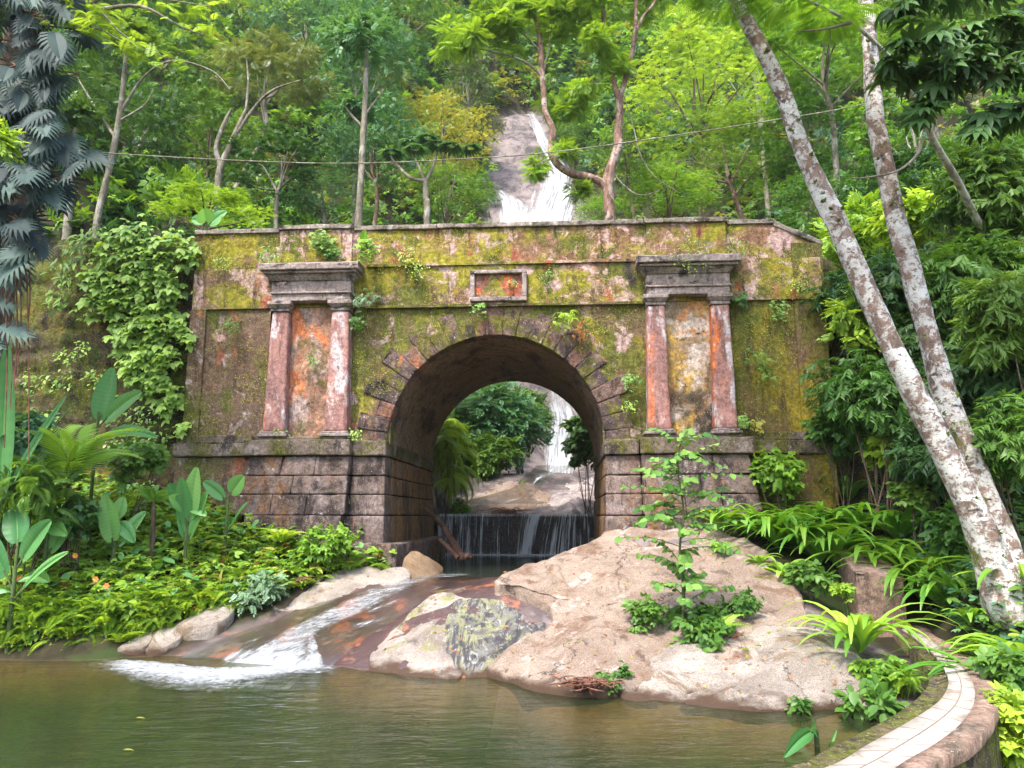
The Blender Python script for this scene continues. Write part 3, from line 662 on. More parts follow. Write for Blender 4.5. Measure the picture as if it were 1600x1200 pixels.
br = thing('stone_bridge', 'old mossy stone arch bridge with paired columns and weathered plaster across the stream', 'bridge', (BO[0], BO[1], 0), rot=(0, 0, -BA))
R_A, ZS, RISE = 2.11, 3.33, 2.18
def archz(u, r=R_A, rise=RISE): return ZS+rise*np.sqrt(np.maximum(0, 1-(u/r)**2))
def facegrid(mb, us, zlo, zhi, d, nz, amp=.02, seed=0):
    us = np.asarray(us, float); t = np.linspace(0, 1, nz)
    lo = np.broadcast_to(zlo(us) if callable(zlo) else zlo, us.shape); hi = np.broadcast_to(zhi(us) if callable(zhi) else zhi, us.shape)
    U = np.repeat(us[None], nz, 0); Z = lo[None]+(hi-lo)[None]*t[:, None]
    D = d+amp*fbm(U*1.6, Z*1.6, 0, seed, 5)*1.5+amp*.5*fbm(U*7, Z*7, 0, seed+5, 3)
    mb.grid(np.stack([U, D, Z], -1))
    return np.stack([U, D, Z], -1)
def ret(mb, edge, dback):   # return face from an edge polyline back into the mass
    b = edge.copy(); b[:, 1] = dback; mb.grid(np.stack([edge, b], 0))
TOP = lambda u: np.where(u < 2.98, 7.76, np.where(u < 5.42, 7.72, 7.72-(u-5.42)*.47))
def plate(name, mat, u0, u1, z0, z1, d, back, nx, nz, amp=.02, seed=0, edges='tblr'):
    mb = MB(); g = facegrid(mb, np.linspace(u0, u1, nx), z0, z1, d, nz, amp, seed)
    if 't' in edges: ret(mb, g[-1], back)
    if 'b' in edges: ret(mb, g[0][::-1], back)
    if 'l' in edges: ret(mb, g[:, 0][::1], back)
    if 'r' in edges: ret(mb, g[:, -1][::-1], back)
    return mb.build(name, mat, br)
# core of the bridge (deck, back, sides)
core = MB()
us = np.linspace(-R_A, R_A, 49)
core.box((-6.2, .25, .2), (-2.3, 5.35, 3.2)); core.box((2.3, .25, .2), (6.3, 5.35, 3.2))
core.box((-6.2, .25, 3.2), (-2.45, 5.35, 6.9)); core.box((2.45, .25, 3.2), (6.3, 5.35, 6.9)); core.box((-2.45, .25, 5.8), (2.45, 5.35, 6.9))
core.box((-6.2, .06, 6.9), (5.45, .42, 7.74)); core.box((-6.2, 4.95, 6.9), (6.3, 5.35, 7.7))
g0 = np.stack([us, np.full(49, 5.35), archz(us)], -1); g1 = g0.copy(); g1[:, 2] = 6.9; core.grid(np.stack([g0, g1], 0))
core.build('masonry_core', M_BARREL, br)
# wall zones between z 3.45 and the string course at 6.1
plate('left_wall', M_LEFT, -6.17, -4.55, 3.5, 6.14, 0, .3, 34, 54, .025, 1)
plate('corner_pilaster', M_LEFT, -6.2, -5.88, 3.52, 6.12, -.05, .3, 8, 54, .02, 2)
plate('spandrel_end', M_SPAN, -2.86, -2.05, 3.36, 6.14, .0, .3, 18, 54, .025, 3)
plate('right_wall', M_RIGHT, 4.5, 6.3, 2.2, 6.12, 0, .3, 38, 70, .025, 4)
plate('corner_pilaster', M_RIGHT, 5.78, 6.36, 2.2, 7.25, -.06, .3, 12, 80, .02, 5)
mb = MB(); us = np.concatenate([np.linspace(-2.08, 2.08, 90)]); g = facegrid(mb, us, lambda u: archz(u)+.02, 6.12, .0, 30, .025, 6)
g2 = facegrid(mb, np.linspace(2.06, 2.95, 18), 3.36, 6.12, .0, 50, .025, 7)
mb.build('spandrel', M_SPAN, br)
plate('frieze', M_FRIEZE, -6.17, 6.31, 6.12, 6.95, -.07, .3, 220, 24, .028, 8)
plate('string_course', M_FRIEZE, -2.6, 2.75, 6.93, 6.985, -.12, .3, 100, 4, .012, 9)
plate('string_course', M_SPAN, -2.6, 2.9, 6.08, 6.13, -.095, .3, 100, 4, .012, 10)
mb = MB(); u = np.linspace(-6.17, 6.32, 230); g = facegrid(mb, u, 6.95, lambda u: TOP(u)-.02, -.02, 26, .028, 11); ret(mb, g[-1], .4); ret(mb, g[:, -1][::-1], .4); ret(mb, g[:, 0], .4); mb.build('parapet', M_PARA, br)
plate('parapet_block', M_PARA, 2.98, 4.52, 6.96, 7.70, -.12, .1, 30, 18, .02, 12)
plate('parapet_block', M_PARA, -4.42, -2.92, 6.96, 7.75, -.07, .1, 30, 18, .02, 13)
mb = MB()
segs = [(-6.22, -4.45, 7.76, -.08), (-4.44, -2.90, 7.80, -.13), (-2.89, -1.2, 7.765, -.08), (-1.19, .75, 7.77, -.08), (.76, 2.93, 7.765, -.085), (2.94, 4.56, 7.74, -.18), (4.57, 5.46, 7.71, -.08)]
for a, b, z, d in segs: mb.box((a, d, z-.045), (b, .46, z+.05), random.random())
rough_mods(mb.build('coping', M_COPE, br), .012, 4, .03, .25)
mb = MB(); mb.hexa([(5.46, -.07, 7.62), (6.40, -.07, 7.18), (6.40, .46, 7.18), (5.46, .46, 7.62), (5.46, -.07, 7.74), (6.40, -.07, 7.28), (6.40, .46, 7.28), (5.46, .46, 7.74)]); rough_mods(mb.build('sloping_coping', M_COPE, br), .02, 3, .05, .25)
# arch ring of alternating long and short voussoirs
mb = MB(); NV = 25; rn = np.random.default_rng(5)
for i in range(NV):
    a0 = math.pi*(i+.008)/NV; a1 = math.pi*(i+.992)/NV; rl = (2.72 if i % 2 else 2.50)+rn.uniform(-.04, .05)
    rl += rn.uniform(-.10, .10)
    if i == NV//2: rl = 2.78
    P = []
    d0 = -.018-rn.uniform(0, .028)
    for d in (d0, .28):
        for rr_, aa in ((R_A-.004, a0), (R_A-.004, a1), (rl, a1), (rl, a0)):
            sc_ = RISE/R_A if rr_ < 2.2 else 1.02
            P.append((rr_*math.cos(aa), d, ZS+rr_*math.sin(aa)*sc_))
    mb.hexa(P, rn.random())
rough_mods(mb.build('arch_ring', M_VOUS, br), .02, 4, .05, .22)
# barrel vault
mb = MB(); th = np.linspace(0, math.pi, 97); dd = np.linspace(-.05, 5.36, 56)
TH, DD = np.meshgrid(th, dd); rr = 1-.012*(np.abs(((TH/math.pi*NV) % 1)-.5) > .46)*0+.006*fbm(TH*8, DD*1.5, 0, 3, 4)
cs = (DD+.4*np.floor(TH/math.pi*NV)) % 1.1
grv = np.maximum(np.exp(-((((TH/math.pi*NV)+.5) % 1)-.5)**2/.0012), np.exp(-(cs/.02)**2))*.010
mb.grid(np.stack([np.cos(TH)*R_A*(rr+grv), DD, ZS+np.sin(TH)*RISE*(rr+grv)], -1)); mb.build('barrel_vault', M_BARREL, br)
# piers: courses, ledge and plinth running through the arch
def courses(mb, side, blocks, d_front):
    rn = np.random.default_rng(8+side)
    for (z0, z1, ub, ut, spl) in blocks:
        # front run
        for (a, b) in spl: pass
for side, nm in ((-1, 'left'), (1, 'right')):
    led = MB(); S = side
    a, b = sorted((S*2.075, S*2.72)); led.box((a, -.24, 3.14), (b, .35, 3.43), .3)
    a, b = sorted((S*2.075, S*2.45)); led.box((a, .352, 3.14), (b, 5.45, 3.43), .6)
    rough_mods(led.build('pier_ledge', M_LEDGE, br), .02, 4, .035, .3)
    mb = MB(); mi = MB(); rn = np.random.default_rng(20+S)
    for i, (z0, z1) in enumerate([(2.765, 3.125), (2.41, 2.75), (2.02, 2.395)]):
        db, dt = -.14-.05*(i+1), -.14-.05*i
        ub, ut = 2.105-.012*(i+1), 2.105-.012*i
        c = [S*2.74, S*ub, S*2.74, S*ut]
        mb.frust(min(c[0], c[1]), max(c[0], c[1]), db, min(c[2], c[3]), max(c[2], c[3]), dt, z0, z1, .34, rn.random())
        e = [.345, 1.5+.3*(i % 2), 2.8-.2*(i % 2), 4.1+.25*(i % 2), 5.42]
        for q in range(4):
            p = [(S*ub, e[q], z0), (S*2.5, e[q], z0), (S*2.5, e[q+1]-.012, z0), (S*ub, e[q+1]-.012, z0), (S*ut, e[q], z1), (S*2.5, e[q], z1), (S*2.5, e[q+1]-.012, z1), (S*ut, e[q+1]-.012, z1)]
            if S > 0: p = p
            else: p = [p[1], p[0], p[3], p[2], p[5], p[4], p[7], p[6]]
            mi.hexa(p, rn.random())
    u0, u1 = sorted((S*2.06, S*2.78)); mb.box((u0, -.34, 1.3), (u1, .34, 2.0), .4)
    u0, u1 = sorted((S*2.06, S*2.5)); mi.box((u0, .345, .5), (u1, 5.42, 2.0), .4)
    rough_mods(mb.build('pier_face', M_STONE, br), .022, 4, .04, .25)
    rough_mods(mi.build('pier_side', M_INNER, br), .022, 4, .04, .25)
    # pedestal under the columns
    mb = MB(); uo, ui = S*4.76, S*2.75
    led = MB(); a, b = sorted((S*4.80, S*2.73)); led.box((a, -.42, 3.14), (b, .3, 3.44), .5)
    a, b = sorted((S*4.60, S*2.84)); led.box((a, -.33, 3.442), (b, .3, 3.50), .5)
    rough_mods(led.build('pedestal_ledge', M_LEDGE, br), .02, 4, .035, .3)
    for i, (z0, z1) in enumerate([(2.765, 3.125), (2.41, 2.75), (2.02, 2.395)]):
        db, dt = -.32-.075*(i+1), -.32-.075*i
        ob, ot = 4.70+.055*(i+1), 4.70+.055*i
        cuts = [0, .33, .66, 1] if i == 0 else ([0, .52, 1] if i == 1 else [0, .36, .68, 1])
        for q in range(len(cuts)-1):
            f = lambda o, t: (2.76+(o-2.76)*t)
            ua, ub_ = cuts[q], cuts[q+1]-.006*(cuts[q+1] < 1)
            xs4 = [S*f(ob, ua), S*f(ob, ub_), S*f(ot, ua), S*f(ot, ub_)]
            mb.frust(min(xs4[:2]), max(xs4[:2]), db, min(xs4[2:]), max(xs4[2:]), dt, z0, z1, .3, rn.random())
    rough_mods(mb.build('pedestal', M_STONE, br), .022, 4, .04, .25)
    mb = MB(); a, b = sorted((S*4.62, S*2.79)); mb.box((a, -.62, 1.0), (b, .3, 2.005), .5); rough_mods(mb.build('plinth', M_STONE, br), .03, 4, .05, .3)
    # outer base of the wing wall
    mb = MB(); a, b = sorted((S*6.3, S*4.77)); mb.box((a, -.06, 1.2), (b, .3, 3.13), .5); 
    o = mb.build('wing_base', M_LEFT if S < 0 else M_RIGHT, br); rough_mods(o, .02, 5, .05, .35)
    mb = MB(); mb.box((a-.02, -.16, 3.145), (b, .3, 3.40), .5); mb.box((a, -.08, 3.402), (b, .3, 3.56), .5); rough_mods(mb.build('wing_ledge', M_LEDGE, br), .02, 4, .04, .3)
    # columns, capitals, bases
    for (ctr, wb, wt) in ((4.275, .43, .345), (3.06, .45, .35)):
        col = MB(); c = S*ctr+(.02 if S > 0 else -.0); tw = .34
        if S > 0: c = {4.275: 4.33, 3.06: 3.11}[ctr]
        hb, ht = wb/2, wt/2
        col.frust(c-hb, c+hb, -.30, c-ht, c+ht, -.24, 3.60, 6.00, .25, rn.random())
        sh = rough_mods(col.build('column', M_COL, br), .045, 5, .03, .35, 3)
        k = MB(); k.box((c-ht-.015, -.27, 6.0), (c+ht+.015, .2, 6.055)); k.frust(c-ht, c+ht, -.255, c-ht-.05, c+ht+.05, -.32, 6.057, 6.12, .2); k.box((c-ht-.065, -.335, 6.122), (c+ht+.065, .2, 6.20))
        rough_mods(k.build('capital', M_CORN, sh), .012, 3, .018, .2)
        k = MB(); k.box((c-hb-.07, -.38, 3.502), (c+hb+.07, .2, 3.56)); k.box((c-hb-.03, -.34, 3.562), (c+hb+.03, .2, 3.605))
        rough_mods(k.build('base', M_CORN, sh), .014, 3, .02, .2)
    # niche between the columns
    c = [2.9, 4.5]
    if S < 0: plate('niche_panel', M_NICHL, -4.2, -3.1, 3.5, 6.2, -.04, .3, 30, 60, .03, 15)
    else: plate('niche_panel', M_NICHR, 3.2, 4.3, 3.5, 6.2, -.04, .3, 30, 60, .03, 16)
    # entablature and cornice
    e0, e1 = (-4.44, -2.86) if S < 0 else (2.95, 4.51)
    k = MB(); k.box((e0, -.29, 6.202), (e1, .2, 6.34)); k.box((e0-.03, -.33, 6.342), (e1+.03, .2, 6.385)); k.box((e0-.01, -.30, 6.387), (e1+.01, .2, 6.60))
    rough_mods(k.build('entablature', M_CORN, br), .012, 4, .025, .2)
    k = MB(); k.frust(e0-.04, e1+.04, -.32, e0-.11, e1+.11, -.40, 6.602, 6.72, .2); k.box((e0-.15, -.46, 6.722), (e1+.15, .2, 6.775)); k.box((e0-.20, -.52, 6.777), (e1+.20, .2, 6.90)); k.frust(e0-.20, e1+.20, -.51, e0-.2, e1+.2, -.4, 6.902, 6.955, .2)
    rough_mods(k.build('cornice', M_CORN, br), .014, 4, .03, .2)
# plaque
mb = MB()
for a, b in (((-.50, -.17, 6.165), (.62, -.0, 6.25)), ((-.50, -.17, 6.73), (.62, 0, 6.80)), ((-.50, -.168, 6.252), (-.41, 0, 6.728)), ((.53, -.168, 6.252), (.62, 0, 6.728))): mb.box(a, b)
fr_ = rough_mods(mb.build('plaque', M_CORN, br), .012, 3, .02, .2)
plate('plaque_panel', M_PLAQ, -.42, .54, 6.24, 6.74, -.085, .0, 20, 12, .012, 18).parent = fr_
# low step platform at the foot of the left pier
mb = MB(); mb.box((-2.9, -.62, .4), (-1.74, .3, 1.50)); mb.box((-2.2, .302, .4), (-1.74, 5.4, 1.49)); rough_mods(mb.build('footing', M_STONE, br), .03, 4, .06, .3)
mb = MB(); mb.box((1.9, -.3, .4), (2.6, .3, 1.46)); mb.box((1.95, .302, .4), (2.3, 5.4, 1.45)); rough_mods(mb.build('footing', M_STONE, br), .03, 4, .06, .3)

# retaining walls either side
RUB = weathered('mossy_rubble_wall', (.075, .055, .032), [((.15, .10, .075), 1.3, .52, .64, (1, 1, 1), 201), (MOSS_D, .9, .40, .56, (1, 1, 1), 202), ((.17, .125, .018), 1.2, .54, .66, (1, 1, 1), 203), ((.02, .018, .014), 1.6, .50, .62, (1, 1, 1), 204), ((.045, .07, .015), 2.2, .55, .66, (1, 1, 1), 205)], bump=1.2, bscale=6)
def rubble(name, label, u0, u1, z0, ztop, d, seed):
    mb = MB(); nx = int(abs(u1-u0)/.07); us = np.linspace(u0, u1, nx); nz = 90
    t = np.linspace(0, 1, nz); U = np.repeat(us[None], nz, 0); top = ztop(us)+.05*fbm(us*1.5, 0, 0, seed, 4); Z = z0+(top-z0)[None]*t[:, None]
    # irregular stone courses
    Z_ = Z+.22*fbm(U*.8, Z*.8, 3, seed+8, 3); U_ = U+.3*fbm(U*.7, Z*.9, 9, seed+9, 3)
    row = np.floor(Z_/.42); off = _h(row.astype(int), 3, 7, seed); col = np.floor((U_+off*1.3)/(.55+.25*off)); fu = ((U_+off*1.3)/(.55+.25*off)) % 1; fz = (Z_/.42) % 1
    edge = np.minimum(np.minimum(fu, 1-fu)*.6, np.minimum(fz, 1-fz)*.45)
    D = d-.06*sst(0, .14, edge)*(.3+_h(row.astype(int), col.astype(int), 2, seed))-.10*fbm(U*.9, Z*.9, 0, seed+2, 5)-.04*fbm(U*6, Z*6, 0, seed+4, 3)
    g = np.stack([U, D, Z], -1); mb.grid(g)
    e = g[-1].copy(); e[:, 1] = d+.45; e[:, 2] += .05*fbm(us*2, 4, 0, seed, 3); mb.grid(np.stack([g[-1], e], 0)); f = e.copy(); f[:, 2] = z0; mb.grid(np.stack([e, f], 0))
    o = mb.build(name, RUB); o.location = (BO[0], BO[1], 0); o.rotation_euler = (0, 0, -BA)
    return tag(o, label, 'wall')
rubble('retaining_wall', 'dark mossy rubble wall left of the bridge hung with climbing vines', -15, -6.16, 1.4, lambda u: 7.78+.0*u, .28, 3)
rubble('retaining_wall', 'dark mossy wall right of the bridge half hidden by shrubs and white trunks', 6.3, 13, 1.4, lambda u: np.where(u < 6.9, 7.15-(u-6.3)*.35, 6.95), .42, 4)
# ------------------------------------------------------------------ leaves
def T(v, *fs): return (np.array(v, float), [np.array(f) for f in fs])
T_Q = T([(0,0,0),(.26,.42,.07),(0,1,-.10),(-.26,.42,.07)], [[0,1,2,3]])
T_N = T([(0,0,0),(.11,.4,.04),(0,1,-.16),(-.11,.4,.04)], [[0,1,2,3]])
def leaf_t(w, droop=.15, fold=.06, n=3):
    ys = np.linspace(0, 1, n+2); v = [(0,0,0)]; 
    for y in ys[1:-1]:
        ww = w*math.sin(math.pi*y**.8)**.8; z = -droop*y*y
        v += [(-ww, y, z+fold), (0, y, z), (ww, y, z+fold)]
    v.append((0, 1, -droop)); k = len(v)-1
    q = [[1+3*i, 2+3*i, 5+3*i, 4+3*i] for i in range(n-1)]+[[2+3*i, 3+3*i, 6+3*i, 5+3*i] for i in range(n-1)]
    t = [[0, 2, 1], [0, 3, 2], [k-3, k-2, k], [k-2, k-1, k]]
    return T(v, q, t) if q else T(v, t)
T_OV = leaf_t(.30); T_LN = leaf_t(.15, .25); T_HEART = leaf_t(.42, .2, .05)
def combine(base, frames):
    """frames: (pos, dir, normal, size)"""
    vs = []; fs = [[] for _ in base[1]]; n = 0
    for p, d, nn, s in frames:
        d = nrm(np.array(d, float)); x = nrm(np.cross(d, nn)); z = np.cross(x, d)
        b = base[0]; vs.append(np.array(p)+s*(b[:, :1]*x+b[:, 1:2]*d+b[:, 2:3]*z))
        for i, f in enumerate(base[1]): fs[i].append(f+n)
        n += len(b)
    return (np.concatenate(vs), [np.concatenate(f) for f in fs])
rs = np.random.default_rng(3)
T_SPRAY = combine(T_Q, [((0, .12+.11*i, -.05*(i/7)**2), (s*1.0, .55, rs.uniform(-.25, .2)), (rs.uniform(-.3, .3), 0, 1), .34*(1-.04*i)) for i in range(7) for s in (-1, 1)][:13]+[((0, .85, -.05), (0, 1, -.1), (0, 0, 1), .34)])
T_FINE = combine(T_N, [((0, .05+.075*i, -.08*(i/11)**2), (s, .35, rs.uniform(-.2, .1)), (rs.uniform(-.2, .2), 0, 1), .30*math.sin(math.pi*(.15+.75*i/11))+.05) for i in range(12) for s in (-1, 1)])
T_CLUST = combine(T_Q, [((rs.uniform(-.1, .1), rs.uniform(-.1, .1), rs.uniform(-.05, .1)), (math.cos(a), math.sin(a), rs.uniform(-.35, .25)), (rs.uniform(-.3, .3), rs.uniform(-.3, .3), 1), rs.uniform(.4, .62)) for a in np.linspace(0, 6.0, 8)])
T_BAMB = combine(T_N, [((rs.uniform(-.03, .03), .12*i, -.06*i*i*.12), (s*rs.uniform(.5, 1), rs.uniform(.5, 1), rs.uniform(-.9, -.2)), (0, .3, 1), rs.uniform(.45, .62)) for i in range(7) for s in (-1, 1)])
T_PALM = combine(T_LN, [((0, 0, 0), (math.sin(a), math.cos(a)*.9+.2, -.25), (0, 0, 1), .75-.12*abs(a)/2) for a in np.linspace(-1.9, 1.9, 7)])
T_TRI = combine(T_OV, [((0, .1, 0), (0, 1, -.15), (0, 0, 1), .75), ((0, .08, 0), (-.8, .45, -.2), (0, 0, 1), .6), ((0, .08, 0), (.8, .45, -.2), (0, 0, 1), .6)])
def frond_t(npair=14, w=.26, droop=.45, lw=T_N, ang=.45):
    fr = []
    for i in range(npair):
        t = (i+1)/(npair+1); y = t*.97; z = .22*math.sin(t*2.2)-droop*t*t*.8
        L = w*math.sin(math.pi*(.12+.88*t)**.75)**.8+.03
        for s in (-1, 1): fr.append(((0, y, z), (s, ang, -.25), (0, -.3, 1), L*rs.uniform(.9, 1.1)))
    fr.append(((0, .93, .22*math.sin(2.1)-droop*.7), (0, 1, -.6), (0, 0, 1), .12))
    return combine(lw, fr)
T_FERN = frond_t(15, .24, .5, T(T_Q[0]*[.62, 1, 1], *T_Q[1]))
T_FROND = frond_t(26, .34, .75, T([(0,0,0),(.045,.35,.02),(0,1,-.22),(-.045,.35,.02)], [[0,1,2,3]]), .9)
def strap_pts(L, w, rise, arch, n=9, azim=0.0, lean=.3, twist=0):
    """arching strap leaf: returns grid of points"""
    t = np.linspace(0, 1, n); el = rise-(rise+arch)*t**1.25
    ds = L/(n-1); y = np.concatenate([[0], np.cumsum(np.cos(el[:-1])*ds)]); z = np.concatenate([[0], np.cumsum(np.sin(el[:-1])*ds)])
    ww = w*np.sin(math.pi*np.clip(t*.93+.05, 0, 1)**.8)**.75; ww[0] = w*.12
    g = []
    for s in (-1, -.5, 0, .5, 1):
        x = s*ww; zz = z+abs(s)*ww*.32*np.cos(el); yy = y-abs(s)*ww*.25*np.sin(el)
        g.append(np.c_[x*math.cos(azim)-yy*math.sin(azim), x*math.sin(azim)+yy*math.cos(azim), zz])
    return np.array(g)

L_LIME = leaf_mat('lime_leaves', (.055, .12, .014), (.20, .325, .042), .42)
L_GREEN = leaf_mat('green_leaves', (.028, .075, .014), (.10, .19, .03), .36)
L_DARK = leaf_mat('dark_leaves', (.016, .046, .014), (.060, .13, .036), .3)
L_BLUE = leaf_mat('bluish_leaves', (.025, .075, .035), (.09, .19, .085), .3)
L_OLIVE = leaf_mat('olive_leaves', (.045, .07, .025), (.15, .18, .07), .3)
L_YELL = leaf_mat('yellowish_leaves', (.09, .115, .018), (.28, .27, .055), .4)
L_FERN = leaf_mat('fern_leaves', (.055, .12, .013), (.25, .38, .045), .4)
L_MONS = leaf_mat('monstera_leaves', (.007, .013, .015), (.040, .068, .060), .15, .6, .25)
L_BAN = leaf_mat('banana_leaves', (.045, .14, .04), (.14, .30, .10), .4, .4, .4)
L_STRAP = leaf_mat('strap_leaves', (.035, .11, .012), (.17, .32, .035), .35, .35, .5)
L_VINE = leaf_mat('vine_leaves', (.035, .095, .018), (.22, .34, .07), .35)
L_PALE = leaf_mat('pale_bush_leaves', (.07, .13, .07), (.22, .32, .20), .25)
L_RED = leaf_mat('reddish_leaves', (.12, .04, .02), (.30, .13, .05), .3)
L_FLOW = leaf_mat('orange_petals', (.60, .12, .03), (.75, .25, .08), .3)
def bark(name, base, spots=None, scale=6, rough=.85, extra=None):
    n = NT(name); v = n.coord('Object')
    c = n.mix(n.mr(n.noise(n.map(v, (1, 1, .35)), scale, 7, .7), .35, .65), tuple(b*.5 for b in base), tuple(b*1.3 for b in base))
    for (colr, scl, lo, hi, st, sd) in (spots or []):
        c = n.mix(n.mr(n.noise(n.map(v, st, (sd, sd*2, sd)), scl, 7, .68, .4), lo, hi), c, colr)
    b = n.bump(n.noise(n.map(v, (1, 1, .3)), scale*3, 8, .75), 1.0, .03); b = n.bump(n.noise(n.map(v, (.6, .6, 3)), scale*.8, 6, .7), .5, .03, b)
    return n.out(n.princ(c, rough, .2, b).outputs[0])
B_WHITE = bark('lichen_bark', (.22, .155, .13), [((.56, .53, .51), 5.5, .44, .54, (1, 1, .9), 1), ((.24, .15, .115), 8, .52, .62, (1, 1, 1.3), 4), ((.64, .62, .60), 2.2, .54, .59, (1, 1, 1.5), 6), ((.20, .12, .09), 14, .55, .63, (1, 1, 1.3), 3), ((.10, .07, .06), 6.5, .59, .66, (1, 1, 2.2), 7), ((.12, .12, .03), 2.5, .60, .68, (1, 1, .6), 9)])
B_GREY = bark('grey_bark', (.19, .165, .125), [((.30, .285, .24), 3, .5, .6, (1, 1, .6), 2), ((.10, .10, .05), 3, .56, .66, (1, 1, .6), 5)])
B_PALE = bark('pale_smooth_bark', (.40, .35, .29), [((.55, .52, .46), 4, .5, .6, (1, 1, .6), 2), ((.20, .17, .10), 3, .58, .68, (1, 1, .6), 5)])
B_BROWN = bark('brown_bark', (.13, .085, .06), [((.24, .19, .16), 5, .54, .64, (1, 1, .5), 3)])
B_RED = bark('reddish_bark', (.22, .13, .10), [((.38, .30, .26), 4, .5, .6, (1, 1, .6), 3), ((.06, .04, .03), 5, .55, .65, (1, 1, .8), 8)])
B_STEM = bark('green_stem', (.10, .14, .05))
B_TWIG = bark('dry_twig', (.24, .11, .075), None, 14)
B_DRIFT = bark('driftwood_bark', (.13, .07, .05), [((.22, .13, .09), 5, .5, .62, (1, 1, .5), 3)])

def rand_dirs(n, rg, up=0.0):
    d = rg.normal(size=(n, 3)); d[:, 2] += up; return nrm(d)
def crown_mesh(name, mat, clumps, leaf, nper, size, seed, tmpl, twigmat=None, droop=.2, fill=.55, sq=.75):
    """clumps: (centre, radius) ; leaf sprays spread through each clump's volume, denser to its outside"""
    rg = np.random.default_rng(seed); mb = MB()
    for c, r in clumps:
        n = int(nper*(r**2)); d = rand_dirs(n, rg, .25)
        rr = r*rg.uniform(0, 1, n)**.35*(1+.22*rg.normal(size=n)*.6)
        P = np.array(c)+d*rr[:, None]*[1, 1, sq]
        D = nrm(d*[1, 1, .45]+rg.normal(size=(n, 3))*.55+[0, 0, -droop]); N = nrm(d*.5+rg.normal(size=(n, 3))*.35+[0, 0, .9])
        t = rg.uniform(.15, .85)
        mb.scatter(tmpl, P, D, N, size*rg.uniform(.6, 1.25, n), np.clip(t*.55+rg.uniform(0, .45, n), 0, 1))
    return mb
def clumps_dome(seed, R, H, n, rc, flat=.6):
    rg = np.random.default_rng(seed); out = []
    for i in range(n):
        d = rand_dirs(1, rg, .35)[0]; k = rg.uniform(.35, 1)**.6
        out.append((np.array([d[0]*R*k, d[1]*R*k, d[2]*H*k]), rc*rg.uniform(.6, 1.25)))
    return out
PROTO = {}
def proto_crown(kind, mat):
    key = (kind, mat.name)
    if key in PROTO: return PROTO[key]
    s = {'broad': 1, 'tall': 2, 'layer': 3, 'fine': 4, 'loose': 5, 'big': 6}[kind]*13+len(PROTO)
    if kind == 'broad': cl = clumps_dome(s, 1, .75, 46, .27); mb = crown_mesh('crown', mat, cl, 0, 900, .105, s, T_SPRAY)
    elif kind == 'tall': cl = clumps_dome(s, .72, 1.25, 46, .25); mb = crown_mesh('crown', mat, cl, 0, 950, .10, s, T_SPRAY)
    elif kind == 'layer': cl = [(np.array(c)*[1, 1, .55]+[0, 0, 0], r) for c, r in clumps_dome(s, 1.05, .9, 44, .25)]; mb = crown_mesh('crown', mat, cl, 0, 1000, .12, s, T_FINE, sq=.38)
    elif kind == 'fine': cl = clumps_dome(s, 1, .8, 50, .25); mb = crown_mesh('crown', mat, cl, 0, 1000, .095, s, T_FINE, sq=.6)
    elif kind == 'loose': cl = clumps_dome(s, 1, .9, 40, .2); mb = crown_mesh('crown', mat, cl, 0, 800, .11, s, T_CLUST, droop=.35)
    elif kind == 'big': cl = clumps_dome(s, 1, .8, 34, .27); mb = crown_mesh('crown', mat, cl, 0, 330, .20, s, T_CLUST, droop=.4)
    o = mb.build('crown', mat); PROTO[key] = (o.data, cl); bpy.data.objects.remove(o)
    return PROTO[key]
def tree(name, label, px, py, depth, rpx, kind, mat, barkm=B_GREY, group='trees of the forest behind the bridge', trunk=None, zs=1.0, tr=None, base=None, branches=7, rotz=None, gap=None):
    """crown centre at pixel (px,py), crown radius rpx, trunk down to the ground"""
    c = W(px, py, depth); R = rpx/F_PX*depth
    bx, by = (c[0], c[1]) if base is None else W(base[0], base[1], depth)[:2]
    b = np.array([bx, by, gz(bx, by)-.15])
    t = thing(name, label, 'tree', tuple(b), group)
    data, cl = proto_crown(kind, mat)
    rz = random.uniform(0, 6.28) if rotz is None else rotz
    o = bpy.data.objects.new('crown', data); COL.objects.link(o); o.parent = t; o.location = tuple(c-b); o.rotation_euler = (0, 0, rz); o.scale = (R, R, R*zs)
    tr = tr or max(.07, R*.045)
    mb = MB(); rg = np.random.default_rng(int(px*7+py))
    H = c-b; j = rg.normal(size=(3, 3))*R*.06; j[:, 2] = 0
    pts = [np.zeros(3), H*.33+j[0], H*.66+j[1], H*.88+j[2], H+[0, 0, R*.25]]
    mb.tube(pts, [tr*1.25, tr, tr*.85, tr*.6, tr*.25], 8, res=4, rough=.15)
    ca, sa = math.cos(rz), math.sin(rz)
    for q in range(branches):
        cc, r = cl[rg.integers(len(cl))]; e = H+np.array([ca*cc[0]-sa*cc[1], sa*cc[0]+ca*cc[1], cc[2]*zs])*R*.95
        s = pts[2]*(1-(f := rg.uniform(.1, .9)))+pts[3]*f
        m = s*.5+e*.5+[0, 0, R*rg.uniform(-.05, .15)]+rg.normal(size=3)*R*.06
        mb.tube([s, m, e], [tr*.45, tr*.3, tr*.1], 5, res=4)
    mb.build('trunk', barkm, t)
    return t
